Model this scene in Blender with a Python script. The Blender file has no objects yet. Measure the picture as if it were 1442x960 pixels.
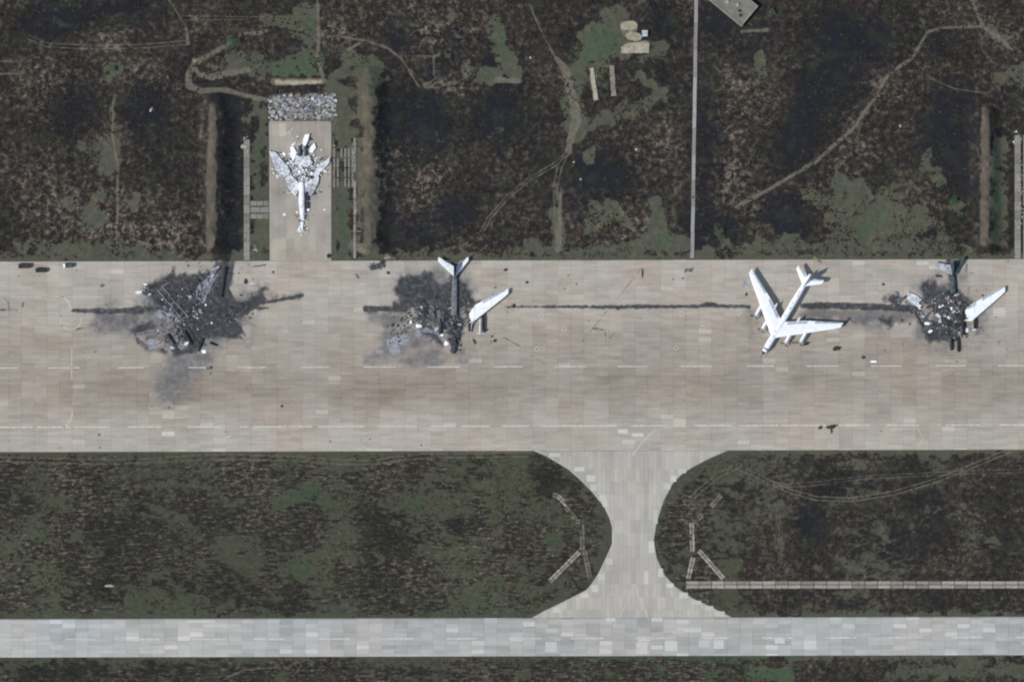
import bpy, bmesh, math, random
import numpy as np
from mathutils import Vector, Matrix, Quaternion

random.seed(7)
C = bpy.context.scene.collection
SC = bpy.context.scene
K = 1.0 / 3.0                                   # metres per photo pixel

def WX(x): return (x - 721.0) * K
def WY(y): return (479.5 - y) * K

# ------------------------------------------------------------------ camera
cam_d = bpy.data.cameras.new("camera"); cam = bpy.data.objects.new("camera", cam_d); C.objects.link(cam)
CAMH = 2200.0
cam.location = (0, 0, CAMH); cam.rotation_euler = (0, 0, 0)
cam_d.sensor_width = 36.0
cam_d.lens = 36.0 * CAMH / (1442 * K)
cam_d.clip_start = 10.0; cam_d.clip_end = 20000.0
SC.camera = cam

# ------------------------------------------------------------------ sky + sun
ELEV, SHADOW_DIR = math.radians(52), math.radians(20)       # shadows fall right and a little up
world = bpy.data.worlds.new("World"); SC.world = world; world.use_nodes = True
wn = world.node_tree; wn.nodes.clear()
sky = wn.nodes.new("ShaderNodeTexSky"); sky.sky_type = 'NISHITA'; sky.sun_disc = False
sky.sun_elevation = ELEV
sdx, sdy = -math.cos(SHADOW_DIR), -math.sin(SHADOW_DIR)
sky.sun_rotation = math.atan2(sdx, sdy)
bg = wn.nodes.new("ShaderNodeBackground"); bg.inputs[1].default_value = 0.11
wo = wn.nodes.new("ShaderNodeOutputWorld")
wn.links.new(sky.outputs[0], bg.inputs[0]); wn.links.new(bg.outputs[0], wo.inputs[0])
sun_d = bpy.data.lights.new("sun", 'SUN'); sun_d.energy = 3.0; sun_d.angle = math.radians(0.6)
sun_d.color = (1.0, 0.955, 0.89)
sun = bpy.data.objects.new("sun", sun_d); C.objects.link(sun)
tosun = Vector((sdx * math.cos(ELEV), sdy * math.cos(ELEV), math.sin(ELEV)))
sun.rotation_euler = tosun.to_track_quat('Z', 'Y').to_euler()
sun.location = tosun * 300
SC.view_settings.view_transform = 'Standard'; SC.view_settings.look = 'None'
SC.view_settings.exposure = 0.05; SC.view_settings.gamma = 1.0
try: SC.view_settings.use_curve_mapping = False
except Exception: pass
SC.cycles.pixel_filter_type = 'BLACKMAN_HARRIS'
SC.cycles.filter_width = 2.1

# ------------------------------------------------------------------ helpers
def srgb(r, g, b):
    def f(c):
        c /= 255.0
        return c / 12.92 if c <= 0.04045 else ((c + 0.055) / 1.055) ** 2.4
    return (f(r), f(g), f(b), 1.0)

def tag(o, label=None, cat=None, group=None, kind=None):
    if label: o['label'] = label
    if cat: o['category'] = cat
    if group: o['group'] = group
    if kind: o['kind'] = kind
    return o

class NT:
    """tiny node-graph writer"""
    def __init__(s, name, rough=0.9, metallic=0.0):
        s.m = bpy.data.materials.new(name); s.m.use_nodes = True
        s.t = s.m.node_tree; s.b = s.t.nodes["Principled BSDF"]
        s.b.inputs["Roughness"].default_value = rough; s.b.inputs["Metallic"].default_value = metallic
        s.b.inputs["Specular IOR Level"].default_value = 0.25
        s.co = s.t.nodes.new("ShaderNodeTexCoord").outputs["Object"]
    def put(s, sock, v):
        if isinstance(v, bpy.types.NodeSocket): s.t.links.new(v, sock)
        else: sock.default_value = v
    def math(s, op, a, b=0.0, c=0.0, clamp=False):
        n = s.t.nodes.new("ShaderNodeMath"); n.operation = op; n.use_clamp = clamp
        s.put(n.inputs[0], a); s.put(n.inputs[1], b); s.put(n.inputs[2], c); return n.outputs[0]
    def attr(s, name):
        n = s.t.nodes.new("ShaderNodeAttribute"); n.attribute_name = name; return n.outputs["Fac"]
    def scale(s, v, loc=(0, 0, 0), co=None, rot=0.0):
        n = s.t.nodes.new("ShaderNodeMapping"); n.inputs["Scale"].default_value = v
        n.inputs["Location"].default_value = loc; n.inputs["Rotation"].default_value = (0, 0, rot)
        s.put(n.inputs["Vector"], co or s.co); return n.outputs[0]
    def noise(s, scale, detail=3, rough=0.55, co=None, dist=0.0):
        n = s.t.nodes.new("ShaderNodeTexNoise"); n.inputs["Scale"].default_value = scale
        n.inputs["Detail"].default_value = detail; n.inputs["Roughness"].default_value = rough
        n.inputs["Distortion"].default_value = dist
        s.put(n.inputs["Vector"], co or s.co); return n.outputs["Fac"]
    def ramp(s, fac, stops, interp='LINEAR'):
        n = s.t.nodes.new("ShaderNodeValToRGB"); n.color_ramp.interpolation = interp
        e = n.color_ramp.elements
        while len(e) < len(stops): e.new(0.5)
        for i, (p, c) in enumerate(stops):
            e[i].position = p; e[i].color = c if len(c) == 4 else (*c, 1)
        s.put(n.inputs[0], fac); return n.outputs[0]
    def mix(s, fac, a, b, mode='MIX'):
        n = s.t.nodes.new("ShaderNodeMix"); n.data_type = 'RGBA'; n.blend_type = mode; n.clamp_factor = True
        s.put(n.inputs[0], fac); s.put(n.inputs[6], a); s.put(n.inputs[7], b); return n.outputs[2]
    def mixf(s, fac, a, b):
        n = s.t.nodes.new("ShaderNodeMix"); n.data_type = 'FLOAT'; n.clamp_factor = True
        s.put(n.inputs[0], fac); s.put(n.inputs[2], a); s.put(n.inputs[3], b); return n.outputs[0]
    def sstep(s, v, lo, hi):
        n = s.t.nodes.new("ShaderNodeMapRange"); n.interpolation_type = 'SMOOTHSTEP'
        s.put(n.inputs[0], v); n.inputs[1].default_value = lo; n.inputs[2].default_value = hi
        return n.outputs[0]
    def white(s, co):
        n = s.t.nodes.new("ShaderNodeTexWhiteNoise"); n.noise_dimensions = '3D'
        s.put(n.inputs["Vector"], co); return n.outputs["Value"], n.outputs["Color"]
    def sep(s, v):
        n = s.t.nodes.new("ShaderNodeSeparateXYZ"); s.put(n.inputs[0], v); return n.outputs
    def comb(s, x, y, z=0.0):
        n = s.t.nodes.new("ShaderNodeCombineXYZ"); s.put(n.inputs[0], x); s.put(n.inputs[1], y); s.put(n.inputs[2], z); return n.outputs[0]
    def bump(s, h, strength=0.3, dist=0.1):
        n = s.t.nodes.new("ShaderNodeBump"); n.inputs["Strength"].default_value = strength
        n.inputs["Distance"].default_value = dist; s.put(n.inputs["Height"], h)
        s.t.links.new(n.outputs[0], s.b.inputs["Normal"])
    def col(s, c): s.put(s.b.inputs["Base Color"], c); return s.m

def simple(name, c, c2=None, scale=0.8, rough=0.8, metallic=0.0, bump=0.0):
    n = NT(name, rough, metallic); c = srgb(*c); c2 = srgb(*c2) if c2 else c
    f = n.sstep(n.noise(scale, 5, 0.6), 0.32, 0.68)
    if bump: n.bump(n.noise(scale * 3, 4), bump, 0.1)
    return n.col(n.mix(f, c, c2))

# ------------------------------------------------------------------ numpy fields (photo-pixel coordinates)
def _hash(ix, iy, seed):
    h = (ix.astype(np.int64) * 374761393 + iy.astype(np.int64) * 668265263 + seed * 1442695041) & 0xFFFFFFFF
    h = ((h ^ (h >> 13)) * 1274126177) & 0xFFFFFFFF
    return ((h ^ (h >> 16)) & 0xFFFF) / 65535.0
def vnoise(X, Y, seed):
    ix = np.floor(X); iy = np.floor(Y); fx = X - ix; fy = Y - iy
    fx = fx * fx * (3 - 2 * fx); fy = fy * fy * (3 - 2 * fy)
    a = _hash(ix, iy, seed); b = _hash(ix + 1, iy, seed); c = _hash(ix, iy + 1, seed); d = _hash(ix + 1, iy + 1, seed)
    return (a * (1 - fx) + b * fx) * (1 - fy) + (c * (1 - fx) + d * fx) * fy
def fbm(X, Y, size, octv, seed, sx=1.0, sy=1.0):
    r = 0; amp = 1; tot = 0; f = 1.0 / size
    for o in range(octv):
        r = r + amp * vnoise(X * f * sx + 17.3 * o, Y * f * sy - 9.1 * o, seed + o); tot += amp; amp *= 0.55; f *= 2.03
    return r / tot - 0.5
def axis(a, b, step, far, lo=None, hi=None):
    """fine lines between a and b, a few coarse ones out to far"""
    f = np.arange(a, b + step * 0.5, step); out = [f]
    d = []; s = step * 2; p = 0
    while p < far: p += s; s *= 1.7; d.append(p)
    d = np.array(d)
    return np.concatenate([a - d[::-1], f, b + d])
class Field:
    def __init__(s, xs, ys):
        s.xs, s.ys = xs, ys; s.X, s.Y = np.meshgrid(xs, ys)
    def dist(s, strokes):
        D = np.full(s.X.shape, 200.0)
        for st in strokes:
            if len(st) == 1: st = [st[0], st[0]]
            for (x0, y0, r0), (x1, y1, r1) in zip(st[:-1], st[1:]):
                m = max(r0, r1) + 45
                i0, i1 = np.searchsorted(s.xs, [min(x0, x1) - m, max(x0, x1) + m])
                j0, j1 = np.searchsorted(s.ys, [min(y0, y1) - m, max(y0, y1) + m])
                if i0 >= i1 or j0 >= j1: continue
                X = s.X[j0:j1, i0:i1]; Y = s.Y[j0:j1, i0:i1]
                dx, dy = x1 - x0, y1 - y0; L = dx * dx + dy * dy
                t = np.clip(((X - x0) * dx + (Y - y0) * dy) / L, 0, 1) if L > 1e-9 else 0
                d = np.hypot(X - x0 - t * dx, Y - y0 - t * dy) - (r0 + t * (r1 - r0))
                D[j0:j1, i0:i1] = np.minimum(D[j0:j1, i0:i1], d)
        return D
    def poly(s, pts):
        """signed distance to a polygon (negative inside)"""
        xs = [p[0] for p in pts]; ys = [p[1] for p in pts]; m = 45
        D = np.full(s.X.shape, 200.0)
        i0, i1 = np.searchsorted(s.xs, [min(xs) - m, max(xs) + m]); j0, j1 = np.searchsorted(s.ys, [min(ys) - m, max(ys) + m])
        if i0 >= i1 or j0 >= j1: return D
        X = s.X[j0:j1, i0:i1]; Y = s.Y[j0:j1, i0:i1]
        d = np.full(X.shape, 1e9); inside = np.zeros(X.shape, bool)
        for k in range(len(pts)):
            x0, y0 = pts[k]; x1, y1 = pts[(k + 1) % len(pts)]; dx, dy = x1 - x0, y1 - y0
            t = np.clip(((X - x0) * dx + (Y - y0) * dy) / (dx * dx + dy * dy + 1e-9), 0, 1)
            d = np.minimum(d, np.hypot(X - x0 - t * dx, Y - y0 - t * dy))
            if abs(dy) > 1e-9:
                cross = ((y0 > Y) != (y1 > Y)) & (X < dx * (Y - y0) / dy + x0); inside ^= cross
        D[j0:j1, i0:i1] = np.where(inside, -d, d); return D
    def box(s, x0, y0, x1, y1): return s.poly([(x0, y0), (x1, y0), (x1, y1), (x0, y1)])
def soft(D, w): return np.clip(0.5 - D / w, 0, 1)

def grid_mesh(name, PX, PY, PZ, mat, attrs, skirt=0.0):
    """a sheet from 2-D arrays of photo-pixel positions, with point attributes; optional side skirt"""
    h, w = PX.shape
    V = np.stack([(PX - 721.0) * K, (479.5 - PY) * K, PZ], -1).reshape(-1, 3)
    idx = np.arange(h * w).reshape(h, w)
    F = np.stack([idx[1:, :-1], idx[1:, 1:], idx[:-1, 1:], idx[:-1, :-1]], -1).reshape(-1, 4)
    if skirt:
        ring = np.concatenate([idx[0, :], idx[1:, -1], idx[-1, -2::-1], idx[-2:0:-1, 0]])
        low = V[ring].copy(); low[:, 2] -= skirt
        n0 = len(V); V = np.concatenate([V, low]); r2 = np.arange(len(ring)) + n0
        F = np.concatenate([F, np.stack([ring, np.roll(ring, -1), np.roll(r2, -1), r2], -1)])
    me = bpy.data.meshes.new(name)
    me.vertices.add(len(V)); me.vertices.foreach_set("co", V.astype(np.float32).ravel())
    me.loops.add(F.size); me.loops.foreach_set("vertex_index", F.astype(np.int32).ravel())
    me.polygons.add(len(F)); me.polygons.foreach_set("loop_start", np.arange(0, F.size, 4, dtype=np.int32))
    me.polygons.foreach_set("loop_total", np.full(len(F), 4, dtype=np.int32))
    me.update(calc_edges=True)
    for k, a in attrs.items():
        at = me.attributes.new(k, 'FLOAT', 'POINT'); a = a.ravel()
        if skirt: a = np.concatenate([a, a[ring]])
        at.data.foreach_set("value", a.astype(np.float32))
    me.materials.append(mat)
    o = bpy.data.objects.new(name, me); C.objects.link(o); o['kind'] = 'structure'
    return o

# ------------------------------------------------------------------ outlines shared by ground and paving
def shear(x, y): return y - 0.0024 * (x - 721.0)      # the paving runs a hair out of level
CONN_L = [(634, 752), (642, 770), (660, 800), (676, 818), (690, 832), (712, 850), (728, 858), (742, 862), (765, 862), (785, 853), (806, 843), (820, 834), (830, 826), (848, 790), (860, 765), (869, 749)]
CONN_R = [(634, 1026), (645, 1000), (658, 975), (668, 960), (680, 948), (705, 935), (735, 925), (760, 921), (785, 925), (810, 937), (826, 952), (842, 976), (855, 1004), (869, 1032)]
def conn_l(y): return np.interp(y, [p[0] for p in CONN_L], [p[1] for p in CONN_L])
def conn_r(y): return np.interp(y, [p[0] for p in CONN_R], [p[1] for p in CONN_R])
def pave_dist(F):
    Ys = F.Y + 0.0024 * (F.X - 721.0)
    a = np.abs(Ys - 500) - 134
    b = np.abs(Ys - 896) - 27
    c = np.maximum(np.maximum(conn_l(Ys) - F.X, F.X - conn_r(Ys)) * 0.8, np.abs(Ys - 750) - 120)
    h = np.maximum(np.abs(F.X - 423.5) - 44, np.abs(F.Y - 270) - 98)
    return np.minimum(np.minimum(a, b), np.minimum(c, h))

# ------------------------------------------------------------------ ground sheet
gx = axis(-60, 1502, 1.35, 24000); gy = axis(-60, 1020, 1.35, 24000)
G = Field(gx, gy); X, Y = G.X, G.Y
wA = fbm(X, Y, 16, 4, 11); wB = fbm(X, Y, 60, 4, 23); wC = fbm(X, Y, 7, 3, 31)
wS = fbm(X, Y, 20, 4, 41, 1.0, 1.9)                    # stretched along the runway
pd = pave_dist(G)
lower = np.clip((Y - 634) / 6, 0, 1)
stripe = lower * np.clip((1080 - X) / 120 + 0.25, 0.3, 1)

grass_st = [
 [(440, 18, 12), (425, 40, 16), (440, 60, 10)], [(375, 28, 5), (430, 28, 9)], [(385, 92, 14), (445, 92, 16)], [(420, 75, 12)],
 [(300, 95, 9), (370, 92, 12)], [(328, 60, 11)], [(150, 235, 13), (160, 200, 6), (158, 130, 5), (158, 95, 8)], [(118, 208, 7), (142, 208, 9)],
 [(485, 78, 8), (528, 92, 14)], [(130, 310, 16)], [(100, 285, 10)], [(180, 288, 10)], [(140, 275, 8)], [(60, 350, 10), (190, 352, 9)], [(30, 345, 8)],
 [(868, 18, 13), (850, 60, 32), (818, 95, 17), (803, 130, 13), (815, 168, 18), (800, 208, 6)],
 [(828, 182, 8), (870, 160, 12), (902, 148, 7), (935, 128, 8)], [(902, 105, 8), (925, 130, 9)], [(932, 68, 12), (905, 82, 8)], [(880, 75, 12)],
 [(692, 30, 7), (706, 62, 11), (722, 100, 12)], [(700, 108, 9), (680, 110, 7)], [(635, 25, 6)], [(655, 88, 5), (657, 108, 4)], [(620, 118, 7)],
 [(784, 262, 6), (784, 352, 8)], [(842, 300, 13), (862, 296, 13)], [(828, 318, 9)], [(922, 285, 9), (925, 340, 16), (955, 345, 14)], [(885, 312, 8)],
 [(742, 350, 12), (780, 352, 10)], [(900, 352, 8), (830, 354, 7)], [(830, 215, 5), (842, 205, 5)],
 [(1068, 82, 8), (1076, 105, 8)], [(1185, 258, 16), (1215, 285, 22), (1140, 276, 8)], [(1172, 305, 12)], [(1208, 318, 26), (1262, 310, 28), (1308, 312, 14)],
 [(1250, 280, 18)], [(1172, 346, 16), (1330, 347, 14)], [(1070, 347, 10), (1170, 348, 12)], [(1302, 222, 10), (1318, 248, 13)], [(1182, 235, 10)],
 [(1408, 108, 10), (1450, 104, 16)], [(1406, 205, 11), (1406, 335, 12)], [(1366, 350, 8)], [(1345, 285, 10)], [(1005, 352, 7), (1050, 350, 8)],
 [(1395, 40, 6), (1418, 62, 6)], [(1372, 0, 4), (1384, 28, 4)], [(480, 215, 11), (488, 130, 8)], [(372, 150, 6), (370, 186, 8)], [(488, 150, 9), (488, 185, 9)],
 [(506, 215, 8), (506, 335, 8)], [(510, 115, 9), (512, 200, 7)], [(470, 108, 6), (540, 96, 6)], [(366, 140, 8), (350, 170, 5)], [(484, 270, 11), (484, 355, 11)], [(365, 205, 9), (365, 270, 9)], [(365, 320, 9), (365, 355, 9)], [(470, 120, 10), (480, 190, 12)], [(525, 110, 6), (524, 350, 6)],
 # southern strips
 [(395, 655, 14)], [(392, 700, 16), (440, 690, 14)], [(300, 690, 10), (316, 700, 8)], [(548, 706, 12), (600, 706, 12)], [(455, 700, 12)], [(465, 716, 8)],
 [(40, 748, 10), (62, 752, 9)], [(108, 752, 13)], [(258, 852, 17), (285, 852, 12)], [(310, 858, 8)], [(425, 800, 18), (455, 798, 10)], [(535, 790, 8), (528, 778, 7)],
 [(592, 772, 9), (625, 780, 8)], [(700, 820, 14), (668, 846, 18), (640, 848, 10)], [(720, 790, 9), (738, 800, 9)], [(710, 665, 11), (690, 655, 9)], [(712, 705, 8), (698, 750, 6)],
 [(560, 735, 6)], [(610, 665, 6)], [(20, 700, 8)], [(480, 855, 10), (440, 852, 8)], [(780, 762, 12)], [(795, 705, 5)],
 [(1095, 710, 9)], [(1240, 745, 12), (1252, 760, 6)], [(1185, 790, 9), (1205, 800, 7)], [(1150, 800, 7)], [(1365, 752, 12), (1400, 760, 8)], [(1340, 805, 8)],
 [(955, 800, 9), (958, 780, 5)], [(950, 700, 8)], [(1002, 715, 7), (1018, 752, 6)], [(1060, 655, 8), (1100, 648, 7)], [(1180, 655, 8), (1230, 648, 8)],
 [(1060, 945, 16), (1110, 950, 14)], [(1250, 945, 12), (1442, 942, 14)], [(395, 950, 12)], [(740, 950, 8)], [(860, 950, 7)], [(930, 948, 10)], [(230, 955, 8)],
]
gD = G.dist(grass_st)
edge = np.minimum(np.abs(pd - 2), 60)
margin = 11 + 8 * wB * 2
gD = np.minimum(gD, np.where(pd > -3, pd - margin * np.where(Y < 400, 0.75, np.where(Y > 900, 0.9, 1.0)), 50))
wmix = wA * (1 - stripe) + wS * stripe
grass = soft(gD + lower * 3.5 + wmix * 34 + wC * 16, 9.0)
wF = fbm(X, Y, 9, 4, 57, 1.0, 2.2)
natN = np.where(Y > 634, 0.55 * wS + 0.75 * wB + 0.5 * wF, 0.35 * wmix + 0.35 * wB + 0.7 * wC)
nat = soft((0.085 - natN) * 90 , 22) * np.where(Y > 634, np.where(X > 1040, 0.62, 0.92), 0.40)   # loose tufts of green everywhere
grass = np.maximum(grass, nat)

lush = soft(G.dist([[(385, 95, 16), (450, 95, 14)], [(590, 706, 12)], [(440, 700, 22)], [(425, 655, 8)], [(60, 750, 12)], [(1400, 330, 10)], [(1220, 320, 14)], [(935, 340, 10)], [(700, 822, 10)], [(780, 762, 8)], [(800, 945, 30), (1100, 945, 30)], [(440, 945, 20)],[(385, 92, 8), (445, 92, 12)], [(850, 60, 24), (822, 90, 8)], [(328, 62, 6)], [(855, 122, 7), (848, 112, 4)], [(440, 35, 8)],
 [(505, 90, 4), (530, 88, 8)], [(484, 285, 6), (484, 340, 6)], [(484, 215, 6), (482, 240, 6)], [(366, 205, 5), (366, 260, 5)], [(420, 802, 16)], [(530, 790, 6)], [(398, 712, 10)],
 [(704, 45, 6), (712, 72, 6)], [(160, 95, 6)], [(1406, 220, 6), (1404, 330, 6)], [(1245, 300, 10)], [(255, 852, 12)], [(675, 850, 10)], [(400, 955, 10)], [(1060, 950, 12), (1110, 952, 12)], [(1110, 25, 6)]]) + wA * 22, 16)

def dbl(pts, g, r):
    """two wheel ruts from one centre line"""
    out = []
    n = len(pts)
    for sgn in (-1, 1):
        q = []
        for i, (x, y) in enumerate(pts):
            a = pts[max(i - 1, 0)]; b = pts[min(i + 1, n - 1)]
            dx, dy = b[0] - a[0], b[1] - a[1]; L = math.hypot(dx, dy) or 1
            q.append((x - sgn * g * dy / L, y + sgn * g * dx / L, r))
        out.append(q)
    return out
road_st = [[(1036, 291, 2.6), (1080, 268, 2.6), (1150, 226, 2.6), (1200, 182, 2.4), (1225, 147, 2.4), (1252, 103, 2.2), (1285, 82, 2.4), (1296, 62, 2.2), (1306, 45, 2.0), (1325, 39, 1.8), (1350, 38, 1.8), (1380, 37, 1.8)],
 [(1368, 0, 2), (1385, 38, 2.5), (1412, 58, 4), (1425, 70, 2)],
 [(328, 58, 2.5), (300, 74, 3), (275, 88, 4), (265, 104, 4), (266, 120, 5), (282, 128, 4), (315, 126, 3.5), (345, 134, 3), (378, 141, 3)],
 [(272, 88, 2), (280, 105, 3), (300, 108, 5), (350, 98, 4)],
 [(385, 115, 4.5), (455, 114, 4.5)], [(447, 0, 1.5), (449, 50, 3), (447, 82, 2), (455, 106, 2.5)],
 [(450, 50, 1.6), (480, 51, 1.6), (515, 57, 1.6), (545, 67, 1.4), (565, 82, 1.4), (578, 102, 1.2), (590, 122, 1)],
 [(345, 47, 1.5), (366, 46, 3), (380, 42, 1)], [(265, 60, 3), (262, 38, 1), (248, 15, 0.8), (238, 0, 0.8)],
 [(783, 82, 3), (795, 96, 6), (805, 130, 6), (812, 168, 7), (800, 208, 4)], [(745, 5, 0.8), (765, 50, 0.8), (785, 85, 1.2)],
 [(882, 45, 7), (892, 40, 6)], [(886, 68, 6), (906, 66, 7)], [(895, 52, 6)], [(1045, 44, 2), (1080, 42, 2.5)], [(790, 262, 1), (786, 350, 5)],
 [(618, 78, 1.4), (611, 78, 1.2), (611, 105, 1.4)], [(562, 78, 0.8), (612, 79, 0.8)], [(660, 85, 3), (655, 108, 3)], [(600, 120, 5), (640, 116, 3)], [(700, 112, 4), (732, 114, 3)],
 [(0, 86, 0.8), (28, 86, 0.8), (28, 120, 0.9)], [(0, 104, 1), (26, 103, 1)],
 [(508, 60, 2), (490, 70, 2)], [(497, 345, 6), (515, 352, 6)], [(545, 361, 4), (556, 364, 2)]]
road_st += dbl([(803, 212), (780, 232), (745, 252), (715, 277), (690, 305), (674, 335)], 2.2, 0.7)
road_st += dbl([(803, 205), (788, 235), (782, 265), (784, 300), (786, 350)], 3.0, 0.7)
ruts = dbl([(1460, 622), (1425, 632), (1370, 655), (1320, 675), (1260, 693), (1200, 703), (1150, 701), (1110, 690), (1080, 676), (1040, 657)], 2.6, 0.9)
ruts += dbl([(1075, 678), (1110, 683), (1150, 680), (1220, 671), (1290, 668), (1360, 664), (1460, 662)], 2.2, 0.6)
ruts += dbl([(1096, 715), (1094, 760), (1100, 793), (1118, 812)], 2.0, 0.6)
ruts += dbl([(0, 646), (80, 648), (160, 650), (240, 646), (300, 642), (420, 645), (480, 650), (530, 650), (560, 645), (600, 641), (680, 640), (748, 639)], 3.1, 0.8)
ruts += dbl([(1040, 655), (1012, 668), (985, 690), (975, 700)], 3, 0.8)
ruts += dbl([(40, 52), (65, 63), (120, 66), (200, 65), (262, 60)], 2.6, 0.7)
ruts += [[(255, 22, 0.6), (370, 24, 0.6)], [(260, 28, 0.6), (350, 27, 0.6)], [(315, 955, 0.8), (345, 942, 0.8), (400, 938, 0.8)], [(1288, 85, 0.6), (1310, 110, 0.6), (1345, 125, 0.8), (1390, 131, 0.8)], [(160, 140, 1.5), (158, 190, 1.5), (166, 235, 2), (164, 350, 1)]]
dirt = soft(G.dist(road_st) + wC * 2.8, 3.2)
rut = soft(G.dist(ruts) + wC * 1.2, 2.4) * 0.95
field_tr = soft(G.dist(dbl([(20, 340), (120, 300), (150, 250)], 2, .5) + [[(700, 130, 0.5), (760, 150, 0.5)], [(600, 120, 0.5), (690, 150, 0.4)], [(1080, 30, 0.5), (1180, 20, 0.6)]]) + wC * 2, 2.5) * 0.3
crest_st = [[(299, 150, 5), (300, 185, 6), (298, 240, 8), (298, 310, 8), (297, 345, 6)], [(514, 100, 5), (518, 150, 8), (519, 250, 8), (518, 345, 7)], [(1386, 155, 5), (1387, 200, 7), (1386, 300, 7), (1384, 340, 7)]]
crest = soft(G.dist(crest_st) + wC * 5 + wA * 5, 5.0)
dirt = np.maximum(dirt, np.maximum(rut, field_tr))
sand = soft(G.dist([[(881, 36, 7), (890, 36, 6)], [(884, 68, 7), (907, 66, 8)], [(888, 50, 6), (898, 52, 5)], [(390, 116, 3), (450, 115, 3)], [(274, 84, 2.5)], [(838, 104, 2), (840, 130, 2)]]) + wC * 5, 4)

dark_st = [[(205, 160, 26)], [(95, 150, 22)], [(60, 30, 25), (180, 15, 15)], [(590, 185, 45)], [(550, 150, 22), (545, 330, 20)], [(700, 170, 35)], [(640, 300, 26)], [(585, 330, 20)],
 [(840, 255, 24)], [(860, 250, 20)], [(1120, 200, 28), (1170, 120, 30)], [(1160, 60, 25), (1230, 55, 20)], [(1060, 70, 15)], [(1330, 200, 22), (1350, 150, 18)], [(1320, 50, 14)],
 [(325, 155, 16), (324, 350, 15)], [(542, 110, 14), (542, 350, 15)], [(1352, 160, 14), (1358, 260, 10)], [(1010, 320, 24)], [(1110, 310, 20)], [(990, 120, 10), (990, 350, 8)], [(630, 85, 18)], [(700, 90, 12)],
 [(1140, 740, 20)], [(1250, 770, 25)], [(1310, 720, 18)], [(1160, 690, 6), (1240, 680, 6)], [(560, 740, 30)], [(650, 740, 20)], [(150, 770, 20)], [(830, 650, 8), (770, 695, 14)], [(220, 720, 20)],
 [(30, 930, 12), (250, 932, 8)], [(600, 938, 10)], [(1015, 30, 20)], [(1085, 30, 14)], [(560, 60, 18)], [(640, 60, 10)], [(930, 30, 14)], [(1290, 320, 6)], [(320, 350, 12)], [(30, 826, 4), (340, 826, 4)], [(440, 822, 3), (540, 824, 4)], [(1040, 690, 6), (980, 680, 4)]]
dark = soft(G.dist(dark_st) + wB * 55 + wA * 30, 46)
light_st = [[(70, 310, 40), (240, 320, 45)], [(620, 60, 45)], [(640, 110, 30)], [(915, 215, 30)], [(1040, 150, 40)], [(1030, 260, 40)], [(1215, 200, 30)], [(60, 110, 40)], [(480, 40, 35)], [(560, 250, 70)], [(1230, 130, 20), (1180, 230, 25)],
 [(1250, 320, 50)], [(1400, 40, 30)], [(150, 50, 30)], [(880, 320, 40)], [(660, 345, 20)], [(210, 110, 30)]]
light = soft(G.dist(light_st) + wB * 60 + wA * 40, 60)
warm = np.clip(0.5 + 1.6 * fbm(X, Y, 110, 3, 77), 0, 1) * 0.35 + light * 0.65

# relief: earth banks beside the hardstands, soft humps elsewhere, dead level next to the paving
def ridge(x0, ya, yb, wl, wr, h):
    t = np.clip(1 - np.where(X < x0, (x0 - X) / wl, (X - x0) / wr), 0, 1); t = t * t * (3 - 2 * t)
    e = np.clip((Y - ya) / 22, 0, 1) * np.clip((yb - Y) / 16, 0, 1)
    return h * t * e
away = np.clip(pd / 14, 0, 1)
Z = (0.5 * wB + 0.45 * wA + 0.25 * wC + 0.02) * away * np.clip(1 - lower * 0.55, 0, 1)
Z = Z + (ridge(303, 128, 362, 24, 32, 5.0) + ridge(522, 92, 362, 26, 32, 4.6) + ridge(1389, 140, 362, 28, 24, 4.4)) * (1 + 0.5 * wA)
Z = Z + ridge(1032, -90, 44, 34, 40, 0.0)
inner = np.minimum(np.minimum(G.box(340, 172, 380, 368), G.box(466, 172, 504, 368)), G.box(372, 126, 478, 176))
Z = Z * np.clip(inner / 6, 0, 1)
Z = Z - 0.02 - 0.05 * (pd < 2)

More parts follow.
